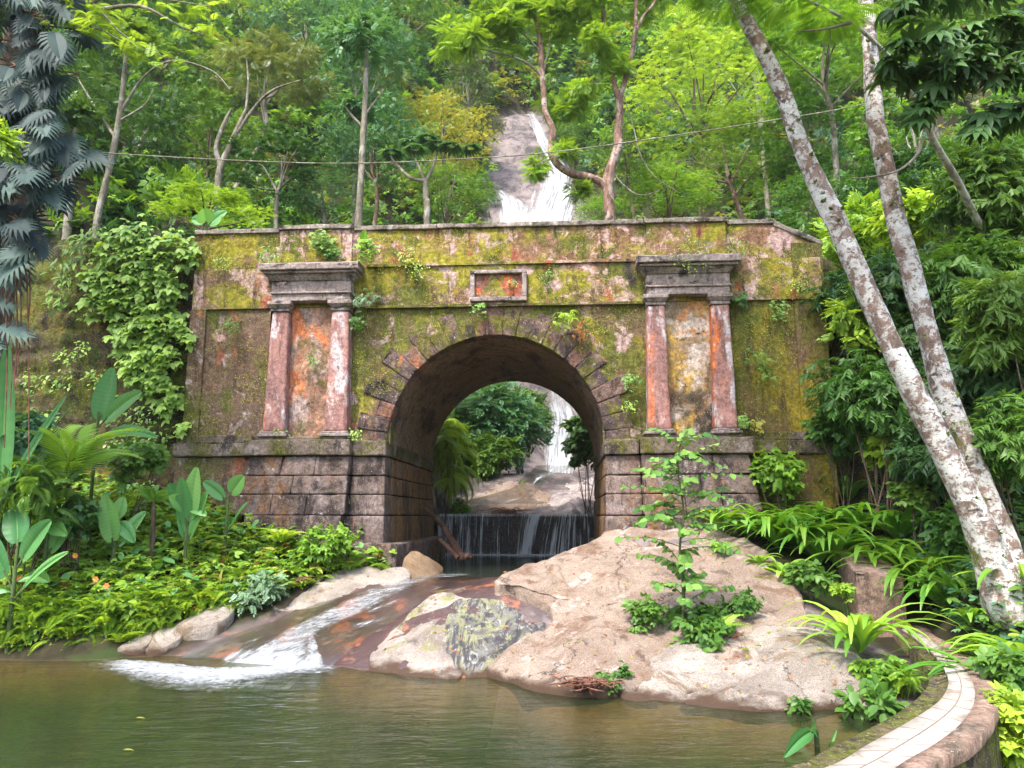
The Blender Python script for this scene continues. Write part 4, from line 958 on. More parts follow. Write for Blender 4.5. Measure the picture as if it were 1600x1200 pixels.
def shrub(name, label, px, py, depth, rpx, mat, tmpl, size, n, sq=.8, cat='shrub', droop=.3, seed=None, group=None, clump=14, stems=6, stemmat=None, rc=.36, flat=1.0, base=None):
    if tmpl is T_BAMB: size *= .76; n = int(n*1.7)
    c = W(px, py, depth); R = rpx/F_PX*depth
    gb = gz(c[0], c[1])
    b = np.array([c[0], c[1], gb-.05]) if base is None else np.array(base, float)
    if b[2] > c[2]: b[2] = c[2]-R*.8
    seed = seed or int(px+py*3); rg = np.random.default_rng(seed)
    t = thing(name, label, cat, tuple(b), group)
    cl = [(np.array(q)*[R, R*flat, R*sq]+(c-b), r*R) for q, r in clumps_dome(seed, .8, .8, clump, rc)]
    mb = MB()
    tot = sum(r*r for _, r in cl)
    for cc, r in cl:
        k = max(6, int(n*r*r/tot)); d = rand_dirs(k, rg, .2); rr = r*rg.uniform(0, 1, k)**.4*(1+.2*rg.normal(size=k))
        P = cc+d*rr[:, None]; D = nrm(d*[1, 1, .5]+rg.normal(size=(k, 3))*.5+[0, -.1, -droop]); N = nrm(d*.4+rg.normal(size=(k, 3))*.3+[0, -.2, .9])
        tt = rg.uniform(.1, .9); mb.scatter(tmpl, P, D, N, size*rg.uniform(.6, 1.3, k), np.clip(tt*.55+rg.uniform(0, .45, k), 0, 1))
    mb.build('foliage', mat, t)
    mb = MB()
    for q in range(stems):
        cc, r = cl[rg.integers(len(cl))]; s = rg.normal(size=3)*[R*.12, R*.12, 0]; m = s*.4+cc*.6+rg.normal(size=3)*R*.08
        mb.tube([s, m, cc], [max(.008, R*.02), max(.006, R*.014), .004], 5, res=3)
    mb.build('stem', stemmat or B_BROWN, t)
    return t

# ------------------------------------------------------------------ forest behind the bridge
TREES = [
 # label, px,py,depth,rpx,kind,mat,bark,zs,base(px,py)
 ('deep green broad tree on the far slope at the upper left', 215,70,46,130,'broad',L_GREEN,B_GREY,1,None),
 ('lime crowned tree high on the slope above the arching grey tree', 380,35,58,95,'broad',L_LIME,B_GREY,1,None),
 ('grey-olive arching tree with bare pale limbs', 425,120,30,85,'layer',L_OLIVE,B_GREY,1,(345,330)),
 ('tall bluish-green tree with clumped crown over a thin pale trunk', 565,115,33,105,'tall',L_BLUE,B_GREY,1.2,(560,345)),
 ('lower bluish-green tree below the tall clumped one', 590,225,30,80,'broad',L_BLUE,B_BROWN,1,None),
 ('yellowish speckled tree just left of the upper waterfall', 690,215,36,75,'fine',L_YELL,B_GREY,1.1,None),
 ('dark olive tree beside the dark hollow at the fall top', 728,140,52,55,'tall',L_OLIVE,B_GREY,1.3,None),
 ('bright green tree at the top edge left of the fall', 640,40,60,80,'broad',L_GREEN,B_GREY,1,None),
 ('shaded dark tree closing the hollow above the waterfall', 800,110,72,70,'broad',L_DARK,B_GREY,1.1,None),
 ('big lime tree with layered crown right of the waterfall', 1085,150,34,120,'fine',L_LIME,B_BROWN,.9,None),
 ('dark layered tree with brown forked trunk above the right columns', 1130,250,27,100,'fine',L_GREEN,B_RED,.75,(1180,335)),
 ('low lime bush-tree behind the right end of the parapet', 1040,305,25,75,'fine',L_LIME,B_BROWN,.6,None),
 ('feathery lime tree between the two white trunks', 1290,90,24,110,'layer',L_LIME,B_GREY,.9,None),
 ('bright feathery tree left of the left white trunk', 1180,70,40,80,'layer',L_LIME,B_GREY,1,None),
 ('hazy blue-green crown on the far hilltop', 1010,55,95,70,'tall',L_BLUE,B_GREY,1.1,None),
 ('pale far crown at the hilltop beside the white trunk', 1110,40,100,75,'broad',L_BLUE,B_GREY,1,None),
 ('dark green tree behind the monstera at the far left', 195,210,26,95,'broad',L_DARK,B_GREY,1,(170,345)),
 ('mid green tree with a slim leaning grey trunk at left', 265,150,30,80,'loose',L_GREEN,B_GREY,1.2,(155,345)),
 ('dense green tree in the middle of the left slope', 330,215,34,85,'broad',L_GREEN,B_BROWN,1,None),
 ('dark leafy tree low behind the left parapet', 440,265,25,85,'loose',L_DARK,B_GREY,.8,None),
 ('small fresh green tree low beside the foot of the waterfall', 700,310,29,65,'fine',L_GREEN,B_BROWN,.8,None),
 ('green tree above the middle of the left parapet', 505,305,25,70,'fine',L_BLUE,B_GREY,.6,None),
 ('light green flat-topped tree over the left retaining wall', 330,325,19.5,75,'layer',L_LIME,B_BROWN,.45,(265,345)),
 ('emerald tree right of the falls between rock and lime tree', 985,235,44,60,'broad',L_GREEN,B_BROWN,1,None),
 ('yellow-lime tree on the skyline above the dark layered tree', 1060,70,62,60,'broad',L_LIME,B_GREY,1,None),
 ('pale green tree at the top right corner behind the branch', 1450,60,26,110,'broad',L_GREEN,B_GREY,1,None),
 ('sunny lime tree behind the leaning thin trunk', 1420,200,20,85,'loose',L_LIME,B_GREY,1,None),
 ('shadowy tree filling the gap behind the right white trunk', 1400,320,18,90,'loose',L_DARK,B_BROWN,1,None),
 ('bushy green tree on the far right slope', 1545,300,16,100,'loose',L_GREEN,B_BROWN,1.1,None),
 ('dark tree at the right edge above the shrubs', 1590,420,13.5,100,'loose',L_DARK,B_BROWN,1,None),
 ('leafy green tree behind the left white trunk', 1260,220,25,80,'fine',L_GREEN,B_BROWN,1,None),
 ('deep green tree over the far end of the right mossy wall', 1290,320,20,70,'fine',L_GREEN,B_BROWN,.8,None),
 ('grey-green tree at the left edge behind the hanging monstera', 60,180,24,130,'broad',L_DARK,B_GREY,1,None),
 ('blue-green tree at the upper middle left of the clumped tree', 480,45,52,75,'broad',L_BLUE,B_GREY,1,None),
 ('bright tree high between the two forks of the curved tree', 920,60,66,70,'broad',L_GREEN,B_GREY,1,None),
 ('small tree clinging to the rock right of the upper fall', 895,215,55,32,'broad',L_GREEN,B_BROWN,1,None),
 ('small olive bush-tree clinging to the rock left of the upper fall', 755,205,55,34,'fine',L_OLIVE,B_BROWN,.8,None),
 ('green bush-tree at the foot of the fall right of the white water', 935,335,36,35,'fine',L_LIME,B_BROWN,.9,None),
]
for lab, px, py, d, r, k, m, b, zs, base in TREES:
    tree('forest_tree', lab, px, py, d, r*1.12, k, m, b, base=base, zs=zs)
# continuous forest and undergrowth that fill the slopes
rg = np.random.default_rng(77)
mb = MB(); N = 6500
px_ = rg.uniform(-60, 60, N); py_ = rg.uniform(33, 120, N)
ok = (np.abs(px_) < py_*.78+4) & (chan(px_, py_) > np.where(py_ > 64, -9, 1.2))
px_, py_ = px_[ok], py_[ok]; pz_ = ground(px_, py_)
for x, y, z in zip(px_, py_, pz_):
    r = rg.uniform(.8, 1.9)*(1+y/160); h = rg.uniform(0.2, 3.0)*(1.0 if chan(x, y) > 3 else .4); k = int(34)
    d = rand_dirs(k, rg, .5); P = np.array([x, y, z+h])+d*r*[1, 1, .8]*rg.uniform(.5, 1.1, (k, 1))
    D = nrm(d+rg.normal(size=(k, 3))*.5+[0, 0, -.2]); Nn = nrm(d*.5+[0, -.3, .8]+rg.normal(size=(k, 3))*.3)
    t = rg.uniform(.0, .9); mb.scatter(T_CLUST, P, D, Nn, rg.uniform(.45, .85, k)*(.55+y/110), np.clip(t*.6+rg.uniform(0, .35, k), 0, 1), int(rg.integers(0, 6)))
o = mb.build('forest', [L_GREEN, L_LIME, L_BLUE, L_FERN, L_YELL, L_LIME]); tag(o, 'continuous green forest covering the steep slopes either side of the waterfall', 'forest', kind='stuff')
mb = MB(); N = 2600
x = rg.uniform(-22, 22, N); y = rg.uniform(16.3, 44, N); u, d = bloc(x, y)
ok = (np.abs(x) < y*.7+2) & (((d > 7.2) & (chan(x, y) > .5)) | ((np.abs(u) > 3) & (d > 3.5) & (d < 7.2)))
x, y = x[ok], y[ok]; z = ground(x, y)
for a, b, c in zip(x, y, z):
    k = 26; r = rg.uniform(.4, 1.1); dd = rand_dirs(k, rg, .6); P = np.array([a, b, c+.3*r])+dd*r*rg.uniform(.4, 1.1, (k, 1))
    D = nrm(dd+rg.normal(size=(k, 3))*.5); Nn = nrm(dd*.5+[0, -.2, .8]+rg.normal(size=(k, 3))*.3); t = rg.uniform(0, .9)
    mb.scatter([T_CLUST, T_SPRAY][int(rg.integers(0, 2))], P, D, Nn, rg.uniform(.3, .6, k), np.clip(t*.6+rg.uniform(0, .35, k), 0, 1), int(rg.integers(0, 4)))
o = mb.build('undergrowth', [L_GREEN, L_DARK, L_GREEN, L_LIME]); tag(o, 'tangled green undergrowth on the slopes behind the bridge', 'undergrowth', kind='stuff')

# slim pale trunks standing in the forest at the left
def bare_tree(label, pts, rad_, depth, mat, crown=None, group='trees of the forest behind the bridge', limbs=(), name='slim_tree'):
    P = np.array([W(x, y, depth) for x, y in pts]); b = P[0].copy(); g = gz(b[0], b[1]); 
    P0 = np.array([[b[0], b[1], min(g, b[2])-.2]]); base = P0[0].copy()
    t = thing(name, label, 'tree', tuple(base), group)
    mb = MB(); A = np.concatenate([P0, P])-base; r = np.concatenate([[rad_[0]*1.1], rad_]); mb.tube(A, r, 9, res=5, rough=.18); mb.build('trunk', mat, t)
    for lp, lr in limbs:
        L = np.array([W(x, y, depth+dz) for x, y, dz in lp])-base; m = MB(); m.tube(L, lr, 7, res=5, rough=.15); m.build('limb', mat, t)
    if crown:
        mb = MB()
        for (cx, cy, cr, dz, mt, tm, sz, n) in crown:
            c = W(cx, cy, depth+dz)-base; R = cr/F_PX*depth
            for q, r in clumps_dome(int(cx+cy), .8, .6, 9, .38):
                k = max(5, n//9); d = rand_dirs(k, rg, .2); Pp = c+q*R+d*(r*R*rg.uniform(0, 1, k)**.4)[:, None]*[1, 1, .7]
                mb.scatter(tm, Pp, nrm(d*[1, 1, .4]+rg.normal(size=(k, 3))*.4+[0, 0, -.15]), nrm(d*.4+[0, -.1, .9]+rg.normal(size=(k, 3))*.3), sz*rg.uniform(.6, 1.2, k), np.clip(rg.uniform(0, .4)+rg.uniform(0, .5, k), 0, 1))
        mb.build('crown', crown[0][4], t)
    return t
bare_tree('slim pale grey trunk leaning right at the far left above the retaining wall', [(152,345),(172,260),(185,190),(193,130),(198,60)], [.10,.095,.085,.07,.03], 22, B_GREY, [(205,60,55,0,L_GREEN,T_SPRAY,.4,260)],
          limbs=[([(188,175,0),(225,120,0),(270,95,-.5),(330,110,-.5),(360,140,-1)],[.05,.04,.03,.02,.01]), ([(180,215,0),(150,170,.5),(120,120,1)],[.05,.04,.02]), ([(185,190,0),(225,165,0),(240,140,0)],[.04,.03,.015])])
bare_tree('short grey trunk close left of the slim leaning trunk', [(106,350),(108,300),(110,255),(118,200)], [.12,.11,.10,.06], 22, B_GREY, [(120,190,50,0,L_DARK,T_SPRAY,.4,250)])
bare_tree('thin straight mottled trunk rising behind the left cornice', [(560,350),(563,300),(566,240),(570,170),(572,110),(575,60)], [.11,.10,.10,.09,.07,.03], 22, B_GREY, [(575,60,65,0,L_BLUE,T_SPRAY,.4,420),(548,170,40,.6,L_BLUE,T_SPRAY,.38,200)],
          limbs=[([(568,200,0),(545,175,0),(535,155,0)],[.05,.04,.02]), ([(570,180,0),(600,140,0)],[.04,.02])])
bare_tree('twisted pale tree forking low with bare bending limbs at left', [(338,345),(340,300),(345,262),(365,215),(385,170)], [.13,.12,.11,.09,.05], 24, B_GREY, [(415,95,70,1,L_OLIVE,T_FINE,.42,380)],
          limbs=[([(345,262,0),(338,230,0),(352,190,0),(362,170,0)],[.1,.09,.07,.04]), ([(368,210,0),(400,165,0),(428,140,-.5),(470,125,-.5)],[.07,.05,.04,.015]), ([(385,170,0),(388,130,0),(385,90,.3)],[.05,.04,.02])])
# cecropia
ct = bare_tree('white cecropia with candelabra limbs and umbrella leaves', [(667,352),(666,310),(665,283)], [.10,.09,.085], 21.5, B_GREY, None,
          limbs=[([(665,283,0),(640,277,0),(618,255,0),(610,243,0)],[.06,.05,.045,.03]), ([(665,285,0),(676,262,0),(683,238,0)],[.06,.05,.03]), ([(664,283,.2),(655,262,.3),(645,240,.3)],[.05,.04,.03])], name='cecropia_tree')
mb = MB(); b0 = np.array(ct.location)
for (cx, cy) in ((612,238),(684,226),(648,232),(668,215),(640,222),(705,228),(735,232)):
    c = W(cx, cy, 21.5+rg.uniform(-.5, .5))-b0
    for a in np.linspace(0, 6.28, 10)[:-1]:
        dr = np.array([math.cos(a), math.sin(a), rg.uniform(-.05, .25)]); mb.scatter(T_PALM, [c+dr*.12], [dr], [(0, 0, 1)], .45*rg.uniform(.7, 1.2), rg.uniform(.2, .9))
mb.build('crown', L_BLUE, ct)

# curved forked tree right of the waterfall
S = thing('curved_tree', 'forked tree with an S-curved limb growing behind the parapet right of the waterfall', 'tree')
mb = MB(); D_ = 22.8
cv = lambda L: np.array([W(x, y, D_) for x, y in L])
root = cv([(955,352)])[0].copy(); 
mb.tube(np.concatenate([[root+[.05, 0, -6.0]], [root+[0, 0, -2]], cv([(953,352),(951,318),(950,292),(953,268),(961,243),(966,226),(966,205),(968,170),(966,150)])]), [.30,.26,.17,.165,.16,.15,.15,.15,.13,.115,.11], 12, res=5, rough=.25)
mb.build('trunk', B_RED, S)
for L, R in (([(949,296),(938,284),(918,276),(895,272),(872,258),(862,240),(862,222),(864,203),(852,175),(849,140),(846,95),(842,50),(832,5),(826,-50)], [.12,.12,.12,.115,.11,.105,.10,.10,.095,.09,.085,.075,.06,.04]),
             ([(966,155),(957,120),(949,85),(944,40),(940,-20),(936,-60)], [.10,.09,.085,.075,.06,.03]), ([(967,160),(978,120),(988,80),(993,40),(994,0),(992,-50)], [.10,.085,.08,.07,.06,.03]), ([(990,60),(1004,28),(1022,5),(1035,-25)], [.055,.05,.04,.025]),
             ([(848,120),(826,100),(800,88),(770,80),(735,75)], [.05,.045,.035,.025,.012]), ([(948,70),(930,40),(915,10)], [.04,.03,.015]), ([(850,110),(858,70),(862,40)], [.035,.025,.012]), ([(953,264),(975,290),(1000,305),(1030,298)],[.03,.02,.015,.01]), ([(845,80),(815,50),(790,20)],[.035,.025,.012]),
             ([(972,140),(990,200),(1000,240),(1022,275),(1062,302)],[.018,.018,.016,.014,.01])):
    m = MB(); m.tube(cv(L), R, 9, res=5, rough=.2); m.build('limb', B_RED if R[0] > .05 else B_GREY, S)
mb = MB()
for (cx, cy, cr, n) in [(770,60,55,340),(720,70,45,260),(830,-10,70,300),(790,15,50,260),(930,-20,70,300),(990,-40,70,300),(900,20,45,240),(935,60,32,180),(1020,10,40,150),(865,45,35,160),(890,175,26,130),(855,162,16,60),(835,262,24,110),(880,235,16,60),(900,300,16,70),(920,140,24,110),(960,100,28,110)]:
    c = W(cx, cy, D_+rg.uniform(-.6, .6)); R = cr/F_PX*D_
    for q, r in clumps_dome(int(cx*3+cy), .85, .7, 7, .4):
        k = n//7; d = rand_dirs(k, rg, .1); P = c+q*R+d*(r*R*rg.uniform(0, 1, k)**.4)[:, None]*[1, 1, .6]
        mb.scatter(T_FINE, P, nrm(d*[1, 1, .4]+rg.normal(size=(k, 3))*.4+[0, 0, -.25]), nrm([0, -.1, .9]+rg.normal(size=(k, 3))*.35), .42*rg.uniform(.6, 1.2, k), np.clip(rg.uniform(0, .45)+rg.uniform(0, .5, k), 0, 1))
mb.build('crown', L_FERN, S)

# things seen through the arch
shrub('shrub', 'bushy green shrub filling the left half of the arch view', 775, 668, 29, 82, L_BLUE, T_SPRAY, .42, 2600, clump=30, rc=.34, sq=1.0)
shrub('shrub', 'lighter green bush overhanging the stream seen through the arch', 815, 640, 31, 45, L_GREEN, T_SPRAY, .42, 900, clump=16)
shrub('shrub', 'low reddish-flecked shrub at the rock edge seen through the arch', 760, 712, 27, 48, L_GREEN, T_SPRAY, .36, 900, clump=14, sq=.6)
shrub('shrub', 'fern-like drooping foliage hanging at the left inside the arch', 700, 705, 22.3, 36, L_FERN, T_FERN, .75, 150, clump=12, sq=1.9, droop=1.1)
shrub('shrub', 'glossy dark leaved branch hanging at the right inside the arch', 918, 690, 22.5, 38, L_DARK, T_CLUST, .42, 240, clump=14, sq=1.2, droop=.5)
shrub('grass_tuft', 'small bright green tuft on the weir edge at its left end', 718, 797, 22.4, 20, L_FERN, T_FERN, .30, 110, cat='plant', clump=6, sq=.6)
shrub('grass_tuft', 'small green tuft on the boulder above the weir', 812, 762, 25.5, 11, L_FERN, T_FERN, .28, 60, cat='plant', clump=5, sq=.7)
# ------------------------------------------------------------------ trunks and plants at the right
def px_tube(mb, pts, rpx, depth0, depth1, base, n=14, res=6, rough=.12):
    k = len(pts); ds = np.linspace(depth0, depth1, k)
    P = np.array([W(x, y, d) for (x, y), d in zip(pts, ds)])-base
    R = np.array([r*.78*(1+.5*math.exp(-i*1.1))/F_PX*d*(1+.05*math.sin(i*2.1)) for i, (r, d) in enumerate(zip(rpx, ds))]); mb.tube(P, R, n, res=res, rough=rough)
    return P
for lab, pts, rp, d0, d1 in (
    ('left of the two white lichened trunks leaning across the right side', [(1580,955),(1553,885),(1517,795),(1468,690),(1424,605),(1392,540),(1345,435),(1300,335),(1252,230),(1225,150),(1190,75),(1150,0),(1095,-110),(1020,-260),(960,-380)], [31,28,26.5,24.5,23,22,21.5,20.5,19,17.5,16,15,13,11,6], 9.6, 9.0),
    ('right of the two white lichened trunks rising more upright', [(1590,950),(1572,876),(1540,785),(1510,705),(1477,620),(1452,530),(1428,440),(1402,350),(1385,270),(1370,200),(1364,130),(1358,60),(1352,0),(1340,-120),(1320,-280),(1300,-400)], [29,27,26,24.5,22.5,21.5,20.5,20,20,18.5,17,16,15,13,10,5], 9.9, 9.9)):
    base = W(pts[0][0], pts[0][1], d0); base[2] = gz(base[0], base[1])-.1
    t = thing('white_barked_tree', lab, 'tree', tuple(base), 'white trunks at the right')
    mb = MB(); P = px_tube(mb, pts, rp, d0, d1, base, 24, 10, .16)
    r0 = rp[0]/F_PX*d0; gq = np.array([P[0][0]+.22, P[0][1]+.03, 0.0]); gq[2] = gz(base[0]+gq[0], base[1]+gq[1])-base[2]-.15
    mb.tube([gq, gq*.55+P[0]*.45+[.02, 0, 0], P[0]+(P[1]-P[0])*.15, P[0]+(P[1]-P[0])*.6], [r0*2.0, r0*1.45, r0*1.22, r0*.95], 24, res=6, rough=.2); mb.build('trunk', B_WHITE, t)
    e = P[-1]
    for q in range(6):
        mb = MB(); a = q*1.05; mb.tube([e-[0, 0, .4], e+[math.cos(a)*.8, math.sin(a)*.8, .6], e+[math.cos(a)*1.7, math.sin(a)*1.7, .9]], [.07, .05, .02], 6); mb.build('limb', B_WHITE, t)
    mb = MB(); cl = clumps_dome(int(pts[0][0]), 1.9, 1.0, 16, .6)
    for c, r in cl:
        k = 40; d = rand_dirs(k, rg, .1); mb.scatter(T_SPRAY, e+[0, 0, .9]+c+d*r, nrm(d+[0, 0, -.2]), nrm(d*.3+[0, 0, 1]), .3, rg.uniform(0, 1, k))
    mb.build('crown', L_GREEN, t)
    mb = MB()   # small epiphytes on the bark
    for q in range(26):
        i = rg.integers(1, len(P)-5); f = rg.uniform(); c = P[i]*(1-f)+P[i+1]*f; r = rp[i]/F_PX*d0; a = rg.uniform(-2.4, -.4)
        for z in range(7): mb.scatter(T_Q, [c+[r*math.cos(a), r*math.sin(a), 0]], [nrm(np.array([math.cos(a), math.sin(a), .3])+rg.normal(size=3)*.6)], [(0, 0, 1)], rg.uniform(.04, .09), rg.uniform())
    o = mb.build('epiphytes', L_OLIVE, t); o['kind'] = 'stuff'
base = W(1720, 800, 14); base[2] = gz(base[0], base[1])-.1
t = thing('leaning_trunk', 'thin pale bare trunk leaning left behind the right white trunk', 'tree', tuple(base))
mb = MB(); px_tube(mb, [(1725,830),(1640,600),(1570,430),(1527,345),(1497,285),(1462,225),(1430,160),(1400,105),(1370,70),(1330,35),(1270,5),(1210,-20)], [9,9,8.5,8,7.5,7,6.5,6,5,4,3,2], 14, 8.3, base, 10); mb.build('trunk', B_PALE, t)
mb = MB(); px_tube(mb, [(1445,215),(1430,245),(1400,268),(1350,278),(1330,278)], [3,2.5,2.5,2,1], 8.7, 8.6, base, 6); mb.build('limb', B_GREY, t); mb = MB(); px_tube(mb, [(1330,35),(1290,45),(1240,50)], [3,2,1], 8.4, 8.4, base, 6); mb.build('limb', B_GREY, t)
c = W(1240, -60, 8.4)-base; mb = MB()
for q, r in clumps_dome(5, 1.3, .5, 14, .4):
    k = 40; d = rand_dirs(k, rg, .1); mb.scatter(T_FINE, c+q+d*r*[1, 1, .5], nrm(d*[1, 1, .3]), nrm(d*.2+[0, 0, 1]), .32, rg.uniform(.3, 1, k))
mb.build('crown', L_LIME, t)

# overhanging dark branches entering at the top right from a tree outside the picture
base = np.array([8.3, 9.5, gz(8.3, 9.5)-.1])
t = thing('overhanging_tree', 'dark glossy leaved branches overhanging the top right corner', 'tree', tuple(base))
mb = MB(); top = W(1680, 20, 9)-base; mb.tube([np.zeros(3), top*.5+[.2, .2, 0], top, top+[-.3, 0, 2.2]], [.22, .18, .13, .05], 10); mb.build('trunk', B_BROWN, t)
mb = MB(); lf = MB()
for L in ([(1680,20),(1600,25),(1520,40),(1450,60),(1400,75)], [(1680,90),(1600,105),(1520,110),(1440,105),(1395,120)], [(1670,-40),(1560,-20),(1470,-10),(1400,10)], [(1690,150),(1620,165),(1560,175),(1530,200)], [(1680,60),(1580,70),(1500,80),(1460,150),(1445,175)]):
    P = np.array([W(x, y, 8.8+.3*math.sin(x)) for x, y in L])-base; mb.tube(P, np.linspace(.045, .008, len(P)), 6)
    Q, _ = smooth(P, np.ones(len(P)), 8)
    for q in Q[4:]:
        for z in range(2):
            d = nrm(rg.normal(size=3)*[.7, .5, .3]+[-.4, -.2, -.35]); s = rg.uniform(.28, .45); lf.scatter(T_PALM, [q+rg.normal(size=3)*.06], [d], [nrm(rg.normal(size=3)*.3+[0, -.2, 1])], s, np.clip(rg.normal(.4, .25), 0, 1))
mb.build('limb', B_BROWN, t); lf.build('crown', L_DARK, t)
# thin leafy branch entering at the top left
base = np.array([-9.8, 12.0, gz(-9.8, 12.0)-.1])
t = thing('overhanging_tree', 'bare thin branches with sparse light leaves crossing the top left', 'tree', tuple(base))
mb = MB(); top = W(-60, -60, 11)-base; mb.tube([np.zeros(3), top*.5, top], [.2, .15, .1], 9); mb.build('trunk', B_GREY, t)
mb = MB(); lf = MB()
for L in ([(-60,-60),(40,-30),(110,5),(140,40),(160,48),(210,75)], [(110,5),(118,-15),(150,10),(200,60),(280,100)], [(115,8),(105,22),(75,28)], [(150,15),(220,10),(280,40),(330,60)], [(140,5),(180,-10),(260,0),(330,10)]):
    P = np.array([W(x, y, 11) for x, y in L])-base; mb.tube(P, np.linspace(.035, .006, len(P)), 6)
    Q, _ = smooth(P, np.ones(len(P)), 8)
    for q in Q[14:]:
        for z in range(2): lf.scatter(T_FINE, [q+rg.normal(size=3)*.1], [nrm(rg.normal(size=3)*[1, .6, .3]+[.5, 0, -.2])], [nrm(rg.normal(size=3)*.3+[0, 0, 1])], rg.uniform(.18, .32), rg.uniform(.2, 1))
mb.build('limb', B_GREY, t); lf.build('crown', L_LIME, t)

# ---- arching strap-leaved clumps
def strap_proto(seed, n, L, w, rise=1.25):
    rg_ = np.random.default_rng(seed); mb = MB()
    for i in range(n):
        az = i*2.4+rg_.uniform(-.3, .3); l = L*rg_.uniform(.6, 1.1)
        g = strap_pts(l, w*rg_.uniform(.7, 1.1), rise-rg_.uniform(0, .55), rg_.uniform(.5, 1.35), 10, az)
        g = g+np.array([-math.sin(az), math.cos(az), 0])*.03
        mb.grid(g, np.clip(rg_.normal(.5, .22), 0, 1))
    o = mb.build('foliage', L_STRAP); d = o.data; bpy.data.objects.remove(o); return d
SP = [strap_proto(1, 24, 1.3, .062), strap_proto(2, 19, 1.15, .074), strap_proto(3, 28, 1.4, .060), strap_proto(4, 13, .9, .080, 1.4)]
def plant_at(name, label, cat, px, py, depth, data, scale, group, mat=None, part='foliage', dz=0, rz=None, z=None):
    p = W(px, py, depth); g = gz(p[0], p[1]) if z is None else p[2]
    t = thing(name, label, cat, (p[0], p[1], g+dz), group)
    o = bpy.data.objects.new(part, data); COL.objects.link(o); o.parent = t; o.scale = (scale,)*3; o.rotation_euler = (0, 0, random.uniform(0, 6.28) if rz is None else rz)
    return t
STRAPS = [
 ('strap plant hiding the very foot of the white trunks',1548,905,8.5,0,1.0),
 ('strap plant highest on the slope left of the leaning trunk',1330,715,13.6,2,1.1),
 ('strap plant high beside the shrub at the foot of the wing wall',1275,715,13.9,0,1.0),
 ('strap plant close under the leaning trunk at its middle',1395,725,13.2,0,1.1),
 ('strap plant whose leaves reach the pedestal corner',1210,810,13.2,0,.95),
 ('dense strap plant at the centre of the right bank slope',1275,800,13.0,2,1.15),
 ('strap plant directly above the block wall crest',1330,800,14.9,0,.85),
 ('strap plant between two white trunk feet and the block wall',1430,825,11.8,1,1.0),
 ('strap plant low left in front of the slope by the pink slab',1165,820,13.6,1,.8),
 ('big yellow-green strap plant arching over the whitish boulder',1340,985,9.6,2,.95),
 ('bright strap plant at the right edge above the path',1560,965,7.6,2,.75),
 ('strap plant with broad leaves at the lower right edge behind the coping',1595,1010,7.4,1,.6),
 ('strap plant beside the foot of the right pedestal',1125,795,13.9,1,.85),
 ('strap plant right of the pedestal under the mossy wing wall',1195,775,13.6,2,.95),
 ('tall strap plant below the lower right corner of the wing wall',1250,755,13.4,0,1.1),
 ('arching strap plant in the middle of the right bank',1300,765,13.0,2,1.1),
 ('glossy strap plant left of the left white trunk',1355,775,12.6,0,1.15),
 ('large arching strap plant touching the left white trunk',1420,790,12.0,2,1.05),
 ('strap plant behind the trunk bases',1470,770,11.6,1,1.0),
 ('strap plant left above the stepped block wall',1235,838,14.2,0,.8),
 ('drooping strap plant right behind the stepped block wall',1432,852,12.2,2,1.0),
 ('low strap plant left of the top of the block wall',1245,838,13.4,1,.9),
 ('strap plant between the block wall and the white trunk',1470,885,11.0,0,.85),
 ('wide leaved strap plant right of the block wall',1490,925,10.9,1,.75),
 ('small strap plant beside the bend of the coping',1515,965,9.9,3,.55),
 ('strap plant at the right edge beside the trunk foot',1598,850,8.6,0,.95),
 ('tall strap plant at the right edge below the dark shrubs',1590,760,9.6,1,1.0),
 ('strap plant in front of the white trunk bases',1530,890,9.2,3,.8),
 ('low strap plant left of the block wall on the rock',1225,880,12.0,3,.7),
 ('upright lime strap plant on the top of the pink slab',1185,868,12.4,3,.5),
 ('small lime strap plant on the crest of the pink slab',1130,870,12.8,3,.5),
 ('tiny strap plant at the outer foot of the curved wall',1590,1085,7.0,3,.42),
]
for lab, px, py, d, k, s in STRAPS: plant_at('strap_plant', lab, 'plant', px, py, d, SP[k], s, 'strap-leaved plants on the right bank', dz=.12 if d > 9 else .0)
